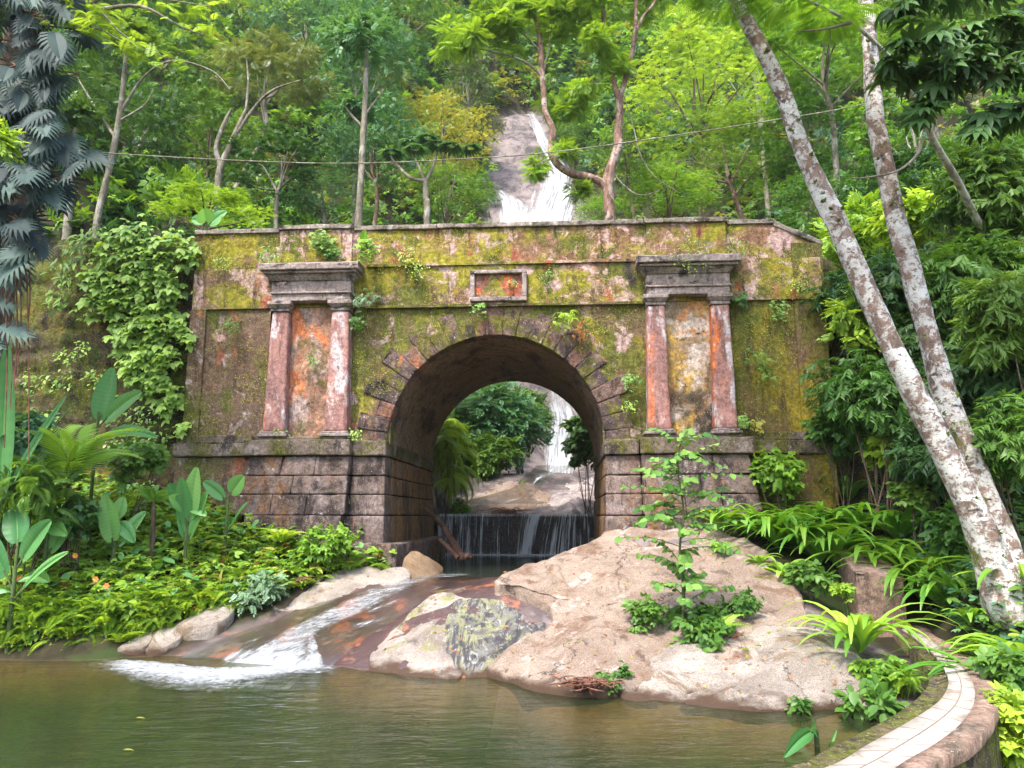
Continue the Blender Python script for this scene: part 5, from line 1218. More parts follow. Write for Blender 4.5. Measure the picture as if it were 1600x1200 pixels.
# right bank shrubs
for a in [('dark bamboo-leaved shrub beside the right end of the bridge',1375,480,14.0,100,L_DARK,T_BAMB,.36,900),('large fine-leaved dark shrub right of the white trunks',1500,440,13.0,120,L_GREEN,T_BAMB,.34,1300),('dense shrub under the leaning white trunk',1370,650,13.4,100,L_GREEN,T_BAMB,.30,1200),
          ('deep shadowed shrub behind the right trunk',1545,600,12.2,105,L_DARK,T_BAMB,.36,1000),('bright mid green shrub at the right edge',1585,680,10,75,L_GREEN,T_BAMB,.32,600),('light yellow-green shrub against the right end of the mossy wall',1345,500,13.6,55,L_LIME,T_SPRAY,.26,400),
          ('green shrub at the upper right below the overhanging branch',1530,300,13,100,L_GREEN,T_BAMB,.36,900),('leafy shrub at the foot of the right mossy wall',1310,665,14.2,55,L_GREEN,T_TRI,.19,600),('broad-leaved shrub left of the trunk bases',1400,690,13.6,55,L_FERN,T_TRI,.20,600),
          ('dark shrub filling the slope behind the trunk bases',1480,700,12.4,80,L_DARK,T_BAMB,.34,600),('small-leaved shrub between the strap plants',1425,775,12.6,32,L_GREEN,T_TRI,.16,420),('medium green shrub behind the block wall',1500,830,11.4,50,L_GREEN,T_TRI,.18,420),('green shrub at the foot of the wing wall',1215,740,14.2,45,L_FERN,T_TRI,.18,320),
          ('shrub between the two white trunks',1440,560,13.4,75,L_DARK,T_BAMB,.34,700),('tall hanging leafy shrub at the far right edge',1600,500,11,90,L_GREEN,T_BAMB,.34,900),('bright green shrub top behind the right mossy wall',1340,375,16.5,70,L_FERN,T_SPRAY,.34,600),('leafy sunlit shrub between white trunk tops',1420,350,15,60,L_FERN,T_TRI,.30,420)]:
    shrub('shrub', a[0], *a[1:], clump=22, rc=.36, group='shrubs of the right bank')
# sapling in front of the right pedestal
base = W(1065, 1000, 10.6); base[2] = gz(base[0], base[1])
t = thing('sapling', 'slender light green sapling growing on the rock in front of the right pedestal', 'sapling', tuple(base))
mb = MB(); lf = MB()
st_ = np.array([W(x, y, 10.6-.002*i) for i, (x, y) in enumerate([(1065,1000),(1068,930),(1062,860),(1068,800),(1060,740),(1062,690)])])-base
mb.tube(st_, [.022,.02,.017,.014,.01,.006], 7)
Q, _ = smooth(st_, np.ones(6), 10)
for i, q in enumerate(Q[8:]):
    f = i/len(Q[8:])
    for z in range(2):
        a = rg.uniform(0, 6.28); L = rg.uniform(.35, .9)*(1-.35*abs(f-.55)); e = q+[math.cos(a)*L, math.sin(a)*L*.8, rg.uniform(-.15, .3)]
        if rg.uniform() < .25: continue
        m = q*.5+e*.5+[0, 0, .06]; mb.tube([q, m, e], [.006, .005, .003], 4, res=3)
        for k in np.linspace(.25, 1, 6):
            c = q+(e-q)*k+[0, 0, .06*math.sin(k*3)]
            for s in (-1, 1):
                d = nrm(np.array([math.cos(a+s*1.0), math.sin(a+s*1.0), rg.uniform(-.75, .1)])); lf.scatter(T_HEART, [c], [d], [nrm(np.array([0, -.5, 1])+rg.normal(size=3)*.4)], rg.uniform(.06, .14), np.clip(.36+rg.normal()*.2, 0, 1))
mb.build('stem', B_STEM, t); lf.build('foliage', L_VINE, t)
def bushlet(name, label, px, py, d, r, mat, tm, sz, n, group=None, **k): return shrub(name, label, px, py, d, r, mat, tm, sz, n, cat='plant', clump=k.pop('clump', 8), stems=k.pop('stems', 3), group=group, stemmat=B_STEM, **k)
bushlet('leafy_plant', 'leafy weeds at the foot of the sapling', 1085, 985, 10.4, 62, L_GREEN, T_TRI, .15, 420, sq=.75, clump=16)
bushlet('leafy_plant', 'green weeds on the rock left of the sapling foot', 1010, 965, 10.6, 34, L_GREEN, T_TRI, .12, 200, sq=.7)
bushlet('leafy_plant', 'low weeds spreading over the rock right of the sapling', 1150, 950, 10.9, 36, L_GREEN, T_TRI, .12, 200, sq=.6)
bushlet('leafy_plant', 'bright leafy plant below the big strap plant', 1372, 1055, 8.9, 40, L_FERN, T_TRI, .11, 280, sq=.8, clump=12)
bushlet('leafy_plant', 'feathery bright weeds beside the inner kerb', 1410, 1062, 8.8, 28, L_FERN, T_FERN, .17, 110, sq=.7)
bushlet('leafy_plant', 'broad-leaved weeds trailing to the water beside the kerb', 1370, 1105, 8.3, 44, L_GREEN, T_OV, .13, 220, sq=.6, clump=12)
bushlet('leafy_plant', 'green tuft between the rock and the block wall', 1262, 900, 11.6, 34, L_GREEN, T_TRI, .16, 280, sq=.7, clump=12)
bushlet('leafy_plant', 'moss-green weeds over the left edge of the block wall', 1318, 925, 11.0, 20, L_FERN, T_TRI, .08, 200, sq=1.0)
bushlet('leafy_plant', 'ground plants outside the curved wall at the right edge', 1595, 1130, 6.9, 60, L_FERN, T_TRI, .13, 420, sq=.8, clump=14)
bushlet('leafy_plant', 'ground plants right of the coping behind the bend', 1570, 1050, 7.8, 45, L_GREEN, T_TRI, .13, 300, sq=.6, clump=12)
bushlet('leafy_plant', 'small weeds at the water line of the whitish boulder', 1255, 1105, 8.5, 22, L_GREEN, T_OV, .08, 70, sq=.5)
bushlet('leafy_plant', 'tufts beside the debris on the shore', 960, 1060, 9.35, 26, L_GREEN, T_TRI, .09, 120, sq=.6)
def fern(label, px, py, d, s, n=9, mat=L_FERN, group='ferns', lean=None):
    p = W(px, py, d); p[2] = max(gz(p[0], p[1]), p[2]-.35); t = thing('fern', label, 'fern', tuple(p), group); mb = MB()
    for i in range(n):
        a = i*2.4+rg.uniform(-.3, .3); mb.scatter(T_FERN, [(0, 0, 0)], [nrm(np.array([math.cos(a), math.sin(a), rg.uniform(.3, .9)]))], [(0, 0, 1)], s*rg.uniform(.7, 1.1), rg.uniform(.2, 1))
    mb.build('foliage', mat, t); return t
fern('bright fern beside the sapling foot', 1120, 945, 10.3, .45)
fern('fern drooping over the rock under the sapling', 1150, 990, 10.0, .32)
fern('fern on the slope of the pink slab near the strap plant', 1190, 875, 12.1, .35)
fern('yellow-green fern overhanging the left shore', 128, 960, 11.9, .42)
fern('pale fern hanging near the cracked rock at the left shore', 192, 965, 11.9, .36)
fern('arching fern at the edge of the left bank above the rocks', 250, 915, 12.6, .6, 11)
fern('large fern in the middle of the left bank edge', 330, 905, 13.0, .6, 12)
fern('yellowish fern beside the grey-green bush', 385, 880, 13.4, .55, 12)
fern('fern under the battered pedestal', 440, 815, 14.2, .5, 12)
fern('fern at the corner of the pier plinth', 500, 840, 14.1, .45, 12)
fern('fern at the far left bank edge low over the water', 40, 955, 11.8, .5, 10)
bushlet('bush', 'grey-green rounded bush at the edge of the wet rock', 405, 918, 13.2, 38, L_PALE, T_SPRAY, .16, 420, clump=14)
bushlet('bush', 'glossy small-leaved bush beside the pier step', 515, 850, 14.0, 42, L_FERN, T_TRI, .14, 360, clump=12, sq=.6)
# ---- left bank ground cover
mb = MB(); N = 3600
x = rg.uniform(-12, -1.6, N); y = rg.uniform(11.5, 15.2, N); u, d = bloc(x, y)
edge = np.interp(x, [-12, -7.2, -5.8, -4.6, -3.4, -2.6, -1.6], [11.5, 11.75, 12.1, 12.95, 13.75, 14.3, 14.6])
ok = (y > edge) & (d < -.15+.0*x) & ~((u > -2.9) & (d > -.7)) & ~((u > -4.9) & (u < -2) & (d > -.55))
x, y = x[ok], y[ok]; z = ground(x, y); k = len(x); hh = rg.uniform(.0, .3, k)
patch = .5+.5*fbm(x*.9, y*.9, 0, 5, 3)
a = rg.uniform(0, 6.28, k); D = nrm(np.c_[np.cos(a), np.sin(a)-.4, rg.uniform(.1, .9, k)])
mb.scatter(T_FERN, np.c_[x, y, z+hh*.6], D, np.array([[0, 0, 1.0]]), rg.uniform(.22, .5, k), np.clip(.32+patch*.5+rg.uniform(-.25, .4, k), 0, 1), 0)
for q in range(3):
    a = rg.uniform(0, 6.28, k); D = nrm(np.c_[np.cos(a), np.sin(a)-.5, rg.uniform(-.2, .6, k)])
    P = np.c_[x+rg.normal(size=k)*.12, np.maximum(y+rg.normal(size=k)*.12, edge[ok]), z+.05+rg.uniform(0, .35, k)]
    mb.scatter([T_TRI, T_CLUST, T_TRI][q], P, D, nrm(np.c_[rg.normal(size=k)*.3, -.35+rg.normal(size=k)*.2, np.ones(k)]), rg.uniform(.10, .22, k), np.clip(.15+patch*.5+rg.uniform(-.1, .5, k), 0, 1), [1, 0, 2][q])
q_ = rg.integers(0, k, 420); mb.scatter(T_LN, np.c_[x[q_], y[q_], z[q_]+.3], nrm(rg.normal(size=(420, 3))*[1, .6, .5]), np.array([[0, -.5, 1.0]]), rg.uniform(.12, .34, 420), rg.uniform(0, 1, 420), 3)
q_ = rg.integers(0, k, 260); mb.scatter(T_FERN, np.c_[x[q_], y[q_], z[q_]+.15], nrm(rg.normal(size=(260, 3))*[1, .6, .5]+[0, 0, .5]), np.array([[0, 0, 1.0]]), rg.uniform(.2, .4, 260), rg.uniform(0, 1, 260), 4)
q_ = rg.integers(0, k, 500); mb.scatter(T_OV, np.c_[x[q_], y[q_], z[q_]+rg.uniform(.2, .5, 500)], nrm(rg.normal(size=(500, 3))*[1, .6, .5]+[0, -.4, 0]), np.array([[0, -.4, 1.0]]), rg.uniform(.10, .24, 500), rg.uniform(0, 1, 500), 5)
# plants hanging over the bank edge
ke = 900; xe = rg.uniform(-9.5, -4.3, ke); ye = np.interp(xe, [-12, -7.2, -5.8, -4.6, -3.4], [11.5, 11.75, 12.1, 12.95, 13.75])+rg.uniform(-.12, .3, ke); ze = rg.uniform(.12, .75, ke)+.1*(xe > -6)
a = rg.uniform(-2.6, -.5, ke); mb.scatter(T_FERN, np.c_[xe, ye, ze], nrm(np.c_[np.cos(a), np.sin(a), rg.uniform(-.5, .6, ke)]), np.array([[0, 0, 1.0]]), rg.uniform(.2, .42, ke), rg.uniform(.0, .9, ke), 0)
mb.scatter(T_TRI, np.c_[xe+.05, ye, ze-.1], nrm(np.c_[np.cos(a), np.sin(a), rg.uniform(-.8, .3, ke)]), np.array([[0, -.6, .8]]), rg.uniform(.1, .22, ke), rg.uniform(0, .8, ke), 1)
o = mb.build('ground_cover', [L_FERN, L_FERN, L_GREEN, L_YELL, L_RED, L_BAN]); tag(o, 'dense ferns and low leafy plants covering the left bank', 'ground cover', kind='stuff')
# right bank ground cover
mb = MB(); N = 5200
x = rg.uniform(3.6, 11, N); y = rg.uniform(6.3, 15.2, N); u, d = bloc(x, y)
rxy = np.array([q[:2] for q in rR]); 
wallx = np.interp(y, np.sort(rxy[:, 1]), rxy[np.argsort(rxy[:, 1]), 0])
ok = (d < -.2) & (x > wallx+.2) & ~((x > 4.6) & (x < 5.85) & (y > 10.9) & (y < 13.9)) & ((y < 11.5) | (x > 5.4-.35*(y-11.5)))
x, y = x[ok], y[ok]; z = ground(x, y); k = len(x)
for q in range(5):
    a = rg.uniform(0, 6.28, k); D = nrm(np.c_[np.cos(a), np.sin(a)-.4, rg.uniform(-.2, .7, k)])
    mb.scatter([T_TRI, T_OV, T_TRI, T_FERN, T_TRI][q], np.c_[x+rg.normal(size=k)*.12, y+rg.normal(size=k)*.1, z+rg.uniform(0, .35, k)], D, nrm(np.c_[rg.normal(size=k)*.3, -.3+rg.normal(size=k)*.2, np.ones(k)]), rg.uniform(.08, .20, k), np.clip(rg.uniform(-.1, .9, k), 0, 1), [1, 1, 2, 0, 2][q])
o = mb.build('ground_cover', [L_FERN, L_GREEN, L_BLUE]); tag(o, 'low leafy plants covering the right bank between the strap plants', 'ground cover', kind='stuff')

# ---- banana-like plants, palms, flowers on the left bank
def banana(label, px, py, depth, leaves, mat=L_BAN, name='banana_plant', onwall=False):
    """leaves: (tip px, tip py, length m, width m, start along stem 0..1)"""
    b = W(px, py, depth); g = gz(b[0], b[1]); b0 = np.array([b[0], b[1], b[2]-.02 if onwall else min(g, b[2])-.05])
    t = thing(name, label, 'plant', tuple(b0), 'big-leaved plants on the left bank')
    st = MB(); top = b-b0+[0, 0, .25]; st.tube([np.zeros(3), top*.6, top], [.035, .03, .02], 8); 
    for tx, ty, w, bend in leaves:
        e = W(tx, ty, depth+rg.uniform(-.35, .25))-b0; L = np.linalg.norm(e-top); dirv = nrm(e-top)
        top_ = top; top = top*rg.uniform(.45, 1.0); m = top*.6+e*.4+[0, 0, (bend+.12)*L*.6]; side = nrm(np.cross(dirv, np.array([.15, -1, .25])))
        nrmv = nrm(np.cross(side, dirv))
        e = e+rg.normal(size=3)*L*.06; tt = np.linspace(0, 1, 33); c = ((1-tt)**2)[:, None]*top+(2*tt*(1-tt))[:, None]*m+(tt**2)[:, None]*e
        if nrmv[1] > 0: nrmv = -nrmv
        ti = .2; k = (tt >= ti-.02); cc = c[k]; s = np.linspace(0, 1, len(cc)); ww = 1.2*w*np.sin(math.pi*np.clip(s*.94+.04, 0, 1)**.85)**.6
        st.tube(c[:9:2], [.014]*5, 6, res=1)
        mb = MB(); g_ = np.stack([cc+side*(ww*q)[:, None]+nrmv*(abs(q)*ww*rg.uniform(.1, .4)-.012*(q == 0)+.02*w*np.sin(s*40+q*3)*abs(q))[:, None] for q in (-1, -.6, -.06, 0, .06, .6, 1)], 0)
        r = np.repeat(np.array([.35, .45, .5, 1.0, .5, .45, .35])[:, None], len(cc), 1)+rg.uniform(-.25, .25)+.13*(np.arange(len(cc)) % 2)[None]-.06
        mb.grid(g_, np.clip(r, 0, 1)); mb.build('leaf', mat, t); top = top_
    st.build('stem', B_STEM, t); return t
banana('tall banana-like plant with broad pale leaves at the left edge', 25, 880, 11.6, [(30,785,.16,.05),(-45,810,.15,.3),(88,805,.13,.25),(85,905,.10,.35),(-30,930,.1,.4),(110,860,.08,.3)])
banana('banana-like plant with upright rolled leaf behind the left edge plant', 72, 850, 12.2, [(75,788,.08,.0),(120,800,.13,.25),(100,835,.10,.2)])
banana('huge bright green leaf on a tall stem at the left edge', 10, 720, 11.9, [(8,535,.15,.02),(-20,640,.18,.1),(95,612,.05,.1),(-60,590,.14,.1)])
banana('upright pale banana leaves in front of the rubble wall', 152, 665, 14.0, [(172,580,.16,.0),(225,607,.13,.12),(205,690,.10,.3),(240,680,.10,.35)])
banana('banana-like plant with bluish leaves among the bank ferns', 180, 835, 12.9, [(165,770,.13,.03),(190,775,.1,.02),(225,800,.11,.25),(205,850,.1,.3),(150,800,.1,.2)])
banana('bright green upright banana plant left of the pedestal', 293, 815, 13.3, [(262,758,.11,.05),(282,745,.11,.02),(305,740,.14,.0),(328,770,.12,.2),(275,785,.1,.2),(322,800,.09,.3),(265,775,.11,.2)])
banana('small spreading banana plant close beside the pedestal', 355, 800, 13.9, [(318,755,.10,.12),(384,745,.13,.05),(390,788,.09,.25),(358,822,.09,.3)])
banana('banana leaf tips rising above the junction of wall and bridge', 322, 365, 15.9, [(315,325,.16,.0),(345,335,.14,.05),(300,345,.12,.1),(358,330,.1,.1)], L_BAN, onwall=True)
banana('bird-of-paradise-like plant on top of the left cornice', 565, 400, 14.7, [(572,360,.06,.0),(560,372,.05,.05),(585,385,.05,.2)], L_FERN, onwall=True)
banana('broad-leaved plant at the water edge beside the kerb', 1278, 1185, 7.3, [(1270,1135,.055,.05),(1308,1140,.05,.1),(1232,1160,.055,.2),(1235,1182,.05,.25),(1316,1172,.05,.25)], L_BAN)
def palm(label, px, py, depth, h, s, n, mat):
    b = W(px, py, depth); g = gz(b[0], b[1]); b0 = np.array([b[0], b[1], g-.05]); t = thing('palm', label, 'palm', tuple(b0), 'young palms on the left bank')
    top = b-b0; mb = MB(); mb.tube([np.zeros(3), top*.5+[.03, 0, 0], top], [.045, .04, .03], 8); mb.build('trunk', B_BROWN, t)
    fr = MB()
    for i in range(n):
        a = i*2.4; el = rg.uniform(.3, 1.5); d = nrm(np.array([math.cos(a), math.sin(a)*.8-.15, el])); fr.scatter(T_FROND, [top], [d], [nrm(np.array([-math.cos(a)*.3, -math.sin(a)*.3-.2, 1]))], s*rg.uniform(.75, 1.1), rg.uniform(.3, 1))
    fr.build('crown', mat, t); return t
palm('young feathery palm with long arching fronds left of the bridge', 108, 745, 12.6, 1, 1.25, 12, L_FERN)
palm('small yellowish palm beside the wing wall base', 240, 785, 13.3, 1, .55, 9, L_LIME)
for i, (px, py, d, lab) in enumerate([(118,868,12.2,'orange flower topmost on the left bank'),(150,905,12.0,'orange flower lowest in the left bank ferns'),(167,915,12.0,'small orange flower nearest the arching fern'),(30,905,11.9,'orange blossom close to the left edge plant')]):
    p = W(px, py, d); b0 = np.array([p[0], p[1], gz(p[0], p[1])]); t = thing('flower', lab, 'flower', tuple(b0), 'orange flowers on the left bank'); mb = MB()
    for a in np.linspace(0, 6.28, 7)[:-1]: mb.scatter(T_HEART, [p-b0], [nrm(np.array([math.cos(a), -.5, math.sin(a)]))], [(0, -1, .2)], .05, rg.uniform(.2, 1))
    mb.build('petals', L_FLOW, t); s_ = MB(); s_.tube([(0, 0, 0), (p-b0)*.5+[.02, 0, 0], p-b0], [.008, .006, .005], 5); s_.build('stem', B_STEM, t)

# ---- climbing vines on the left retaining wall
def vine(name, label, spots, mat, tm, sz, per, d, group=None, cat='vine'):
    t = thing(name, label, cat, (0, 0, 0), group); mb = MB(); st = MB()
    c0 = None
    for (px, py, r, tone) in spots:
        r_ = ray(px, py); den = r_@np.array([BDY[0], BDY[1], 0]); tt = (d+BO@BDY)/den
        c = np.array([r_[0]*tt, r_[1]*tt, CAM_H+r_[2]*tt]); c0 = c if c0 is None else c0; R = r/F_PX*15
        k = int(per*(r/30)**2)+6; a = rg.uniform(0, 6.28, k); q = np.sqrt(rg.uniform(0, 1, k))*R*(1+.25*rg.normal(size=k))
        P = np.c_[c[0]+np.cos(a)*q, c[1]-rg.uniform(.02, .35, k)*(1-.5*q/R), c[2]+np.sin(a)*q*.9]
        D = nrm(np.c_[rg.normal(size=k)*.55, -.75+rg.normal(size=k)*.25, -.55+rg.normal(size=k)*.35]); N = nrm(np.c_[rg.normal(size=k)*.25, -.55+rg.normal(size=k)*.2, .8+rg.normal(size=k)*.2])
        mb.scatter(tm, P, D, N, sz*rg.uniform(.6, 1.25, k), np.clip(tone+rg.normal(size=k)*.2, 0, 1))
        for z in range(3):
            s = c+[rg.normal()*R*.5, .12, R]; e = c+[rg.normal()*R*.6, -.05, -R]; st.tube([s, (s+e)/2+[rg.normal()*.08, -.08, 0], e], [.010, .008, .004], 5, res=3)
    mb.build('foliage', mat, t); st.build('stem', B_STEM, t); return t
vine('climbing_vine', 'large light green vine cascading down the rubble wall beside the bridge', [(205,375,34,.5),(180,400,36,.6),(230,400,38,.55),(270,385,30,.6),(295,400,24,.6),(210,440,36,.5),(250,435,36,.45),(160,440,28,.5),(190,480,34,.5),(235,475,38,.55),(270,455,28,.5),(225,520,36,.6),(255,510,32,.65),(200,530,30,.5),(240,555,34,.65),(265,560,22,.75),(215,570,28,.7),(250,600,24,.6),(275,620,18,.7),(225,600,24,.5),(262,640,14,.8),(285,510,18,.7),(150,480,22,.4),(292,670,16,.8),(300,530,10,.8)], L_VINE, T_TRI, .22, 60, .05)
vine('climbing_vine', 'smaller vine patch hanging at the top of the rubble wall', [(130,390,26,.4),(110,420,24,.35),(145,372,22,.45),(95,470,20,.6),(110,445,14,.8)], L_GREEN, T_LN, .20, 55, .05)
vine('climbing_vine', 'yellowish ivy patch low on the rubble wall', [(110,560,22,.5),(150,590,20,.6),(100,600,18,.4),(135,545,12,.9),(60,600,24,.4),(180,640,26,.3),(230,650,26,.3),(250,690,26,.3),(200,690,30,.4),(80,660,26,.4)], L_VINE, T_Q, .11, 70, .05)
def fine_moss(name, label, spots, mat, per, d):
    return vine(name, label, spots, mat, T_Q, .055, per, d, cat='moss')
# creeping plants on the bridge face itself: every tuft its own plant
TUFTS = [('leafy tuft on the parapet left of the left cornice',505,378,20,L_VINE,T_TRI,.13,70),('tuft hanging from the parapet above the left cornice',520,400,16,L_GREEN,T_TRI,.10,60),('bright tuft standing on the left cornice end',575,392,20,L_FERN,T_TRI,.12,80),('fine tuft on the frieze right of the left cornice',635,405,16,L_VINE,T_Q,.07,70),
 ('pale tuft on the frieze left of the plaque',655,425,16,L_VINE,T_Q,.06,60),('trailing fern beside the left entablature',572,470,20,L_PALE,T_FERN,.2,26),('hanging leaves under the left entablature corner',560,505,14,L_GREEN,T_TRI,.10,26),('tuft over the arch crown left of the red voussoir',750,485,12,L_VINE,T_TRI,.08,30),
 ('fern tuft over the arch right of the crown',880,500,18,L_FERN,T_FERN,.18,26),('dry fern skirt hanging right of the arch crown',905,515,14,L_RED,T_FERN,.16,20),('small fern on the right spandrel',985,595,14,L_VINE,T_TRI,.09,26),('tuft on the right spandrel beside the column',980,635,12,L_VINE,T_Q,.07,40),
 ('leafy sprig on the right capital corner',1150,470,14,L_GREEN,T_TRI,.13,18),('fern rosette on the right wing wall',1180,560,17,L_VINE,T_FERN,.16,24),('fern cluster below the rosette on the right wing wall',1195,585,16,L_VINE,T_FERN,.14,22),('small weed near the bottom of the right wing wall',1155,660,15,L_VINE,T_TRI,.09,36),
 ('small weed near the right pilaster foot',1180,665,13,L_YELL,T_TRI,.09,24),('weed sprig at the middle of the right wing wall',1215,480,12,L_GREEN,T_TRI,.08,24),('weed high on the right wing wall',1215,495,10,L_VINE,T_TRI,.07,20),('tuft on the right wing wall beside the pilaster',1245,450,14,L_VINE,T_Q,.06,40),
 ('tuft on the left ledge beside the left column',440,680,14,L_VINE,T_Q,.07,60),('tuft on the left ledge right of the second column',555,682,14,L_VINE,T_Q,.07,60),('clump at the left pedestal base course',535,790,14,L_VINE,T_TRI,.10,30),('trailing creeper on the pier plinth corner',565,830,18,L_GREEN,T_TRI,.10,50),
 ('small fern on the left wall panel below the frieze',365,510,14,L_VINE,T_FERN,.14,16),('weed on the left frieze beside the cornice',425,405,20,L_VINE,T_Q,.07,80),('weed trailing on the frieze left of the cornice',350,415,18,L_VINE,T_Q,.06,60),('clump in the left niche',490,565,9,L_VINE,T_Q,.06,34),('weed above the plaque on the parapet',800,445,8,L_VINE,T_Q,.05,30),('small weed on the frieze right of the plaque',855,435,14,L_VINE,T_Q,.05,44),('creeping tuft on the parapet at the right block',1150,385,18,L_VINE,T_Q,.06,60),('tuft on top of the right cornice',1075,402,34,L_VINE,T_Q,.06,130)]
for lab, px, py, r, m, tm, sz, n_ in TUFTS:
    vine('wall_plant', lab, [(px, py, r, .6)], m, tm, sz, n_*(30/r)**2, -.10-.28*(r == 34)-.3*('cornice end' in lab), 'small plants growing on the bridge', 'plant')
# fine moss growing on the plaster: part of the bridge
mb = MB(); N = 26000
u = rg.uniform(-6.15, 6.3, N); z = rg.uniform(3.5, 7.7, N)
nz = fbm(u*.9, z*1.3, 0, 41, 4)+.35*fbm(u*4, z*4, 0, 43, 3)
ok = (nz+.20*sst(5.9, 6.4, z)+.12*((u > 4.6)) > .30) & ~((np.abs(np.abs(u)-3.7) < .85) & (z < 6.97)) & ((np.abs(u) > 2.8) | (z > archz(np.clip(u, -2.1, 2.1))+.3)) & ~((u > -.5) & (u < .65) & (z > 6.1) & (z < 6.85))
u, z = u[ok], z[ok]; k = len(u); dd = np.where(z > 6.95, -.03, np.where(z > 6.12, -.08, -.01))-rg.uniform(0, .03, k)
mb.scatter(T_Q, np.c_[u, dd, z], nrm(np.c_[rg.normal(size=k), -.5+rg.normal(size=k)*.3, rg.normal(size=k)-.3]), nrm(np.c_[rg.normal(size=k)*.3, -np.ones(k), rg.uniform(0, .8, k)]), rg.uniform(.012, .04, k), rg.uniform(0, 1, k))
L_MOSS = leaf_mat('moss_leaves', (.10, .10, .012), (.30, .27, .03), .2, .8, .1)
o = mb.build('moss', L_MOSS, br); o['kind'] = 'stuff'

# ---- monstera climbing the host tree at the left edge
def monstera_t():
    vs = []; fq = []; n = 0
    for s in (-1, 1):
        web = []
        for i in range(9):
            y = i/8; w_in = .20*math.sin(math.pi*min(1, .12+.85*y))+.01
            web.append(((0, y, 0), (s*w_in, y+.04, .03)))
        for i in range(9): vs += [web[i][0], web[i][1]]
        for i in range(8): a = n+2*i; fq.append([a, a+2, a+3, a+1])
        n += 18
        for i in range(8):
            y0 = i/8+.005; y1 = (i+1)/8-.035; w0 = .20*math.sin(math.pi*min(1, .12+.85*(i/8)))+.0; w1 = .20*math.sin(math.pi*min(1, .12+.85*((i+1)/8)))
            L = .44*math.sin(math.pi*min(1, .28+.66*(i+.5)/8))**.8; up = .05+.34*(i/8)
            vs += [(s*w0, y0+.04, .03), (s*w1, y1+.04, .03), (s*L*.8, y0+up*.7+.03, .0), (s*L*.8, y1+up*.7+.03, .0), (s*L, (y0+y1)/2+up+.02, -.08), (s*L*.97, y1+up-.02, -.08)]
            fq += [[n, n+1, n+3, n+2], [n+2, n+3, n+5, n+4]]; n += 6
    v = np.array(vs); v[:, 1] -= .05; v[:, 2] -= .25*np.clip(v[:, 1], 0, 1)**2
    return (v, [np.array(fq)])
T_MON = monstera_t()
hb = np.array([-6.55, 10.9, gz(-6.55, 10.9)]); hb[:2] = W(-45, 600, 12.3)[:2]; hb[2] = gz(hb[0], hb[1])-.1
ht = thing('host_tree', 'dark trunk at the left edge smothered by the climbing monstera', 'tree', tuple(hb))
mb = MB(); mb.tube([(0, 0, 0), (.1, 0, 3), (.15, .1, 6.5), (.1, 0, 10)], [.4, .34, .3, .2], 14, rough=.2); mb.build('trunk', B_BROWN, ht)
mb = MB()
for q, r in clumps_dome(9, 1.8, .8, 10, .5):
    k = 30; d = rand_dirs(k, rg, .1); mb.scatter(T_SPRAY, np.array([.1, 0, 10.3])+q+d*r, nrm(d), nrm(d*.3+[0, 0, 1]), .35, rg.uniform(0, 1, k))
mb.build('crown', L_DARK, ht)
mt = thing('climbing_monstera', 'huge dark monstera with split bluish leaves hanging down the left edge', 'plant', tuple(hb+[.3, -.5, 0]))
b0 = np.array(mt.location); lf = MB(); st = MB()
def xlim(py): return np.interp(py, [-60, 0, 60, 110, 150, 200, 240, 280, 330, 380, 420], [150, 155, 160, 140, 110, 120, 150, 130, 80, 85, 60])
k = 0
for py in np.arange(-70, 420, 13.5):
    for q in range(6 if py < 300 else 3):
        px = rg.uniform(-60, xlim(py)-18); d = 11.3+rg.uniform(-.35, .45)-.25*math.cos((px+10)/90)
        p = W(px, py, d)-b0; dr = nrm(np.array([rg.normal()*.45+.35*(px/120), -.55, -.75+rg.normal()*.25])); s = rg.uniform(.36, .66)
        lf.scatter(T_MON, [p], [dr], [nrm(np.array([rg.normal()*.3+.1, -.8, .65+rg.normal()*.2]))], s, np.clip(rg.normal(.45, .28), 0, 1)); k += 1
        if rg.uniform() < .4: st.tube([W(-20, py-20, 11.8)-b0, p+[0, .1, .12], p], [.014, .012, .010], 5, res=3)
for (px, py, s) in [(28,520,.55),(15,480,.45),(-10,540,.5)]:
    p = W(px-25, py-12, 11)-b0; lf.scatter(T_MON, [p], [nrm(np.array([.85, -.4, -.25]))], [nrm(np.array([0, -.7, .7]))], s, .95)
lf.build('foliage', L_MONS, mt)
for (x0, y0, y1) in [(12,380,560),(18,360,640),(30,400,590),(42,430,720),(8,420,700),(44,395,540),(-5,380,600),(24,420,610)]:
    st.tube([W(x0, y0, 10.9)-b0, W(x0+3, (y0+y1)/2, 10.95)-b0, W(x0-2+rg.normal()*3, y1, 11)-b0], [.012, .010, .007], 5, res=4)
st.build('aerial_roots', B_STEM if False else B_TWIG, mt)
lb = W(5, 230, 9.5); b_ = np.array([lb[0]-.9, lb[1], gz(lb[0]-.9, lb[1])])
shrub('shrub', 'yellow-green leafy shoot in front of the monstera at the left edge', -5, 220, 9.6, 30, L_LIME, T_SPRAY, .22, 160, base=b_, clump=8)
shrub('shrub', 'mid green bush at the foot of the rubble wall below the monstera', 40, 700, 12.6, 70, L_BLUE, T_TRI, .20, 500, clump=16)
shrub('shrub', 'leafy bush left of the young palm', 50, 770, 12.2, 60, L_GREEN, T_FERN, .40, 220, clump=14)
shrub('shrub', 'leafy green bush between the palm and the wing wall', 215, 725, 13.9, 50, L_GREEN, T_TRI, .18, 360, clump=14)
shrub('shrub', 'dark small bush beside the stem of the young palm', 130, 810, 12.6, 40, L_DARK, T_TRI, .18, 240, clump=10)

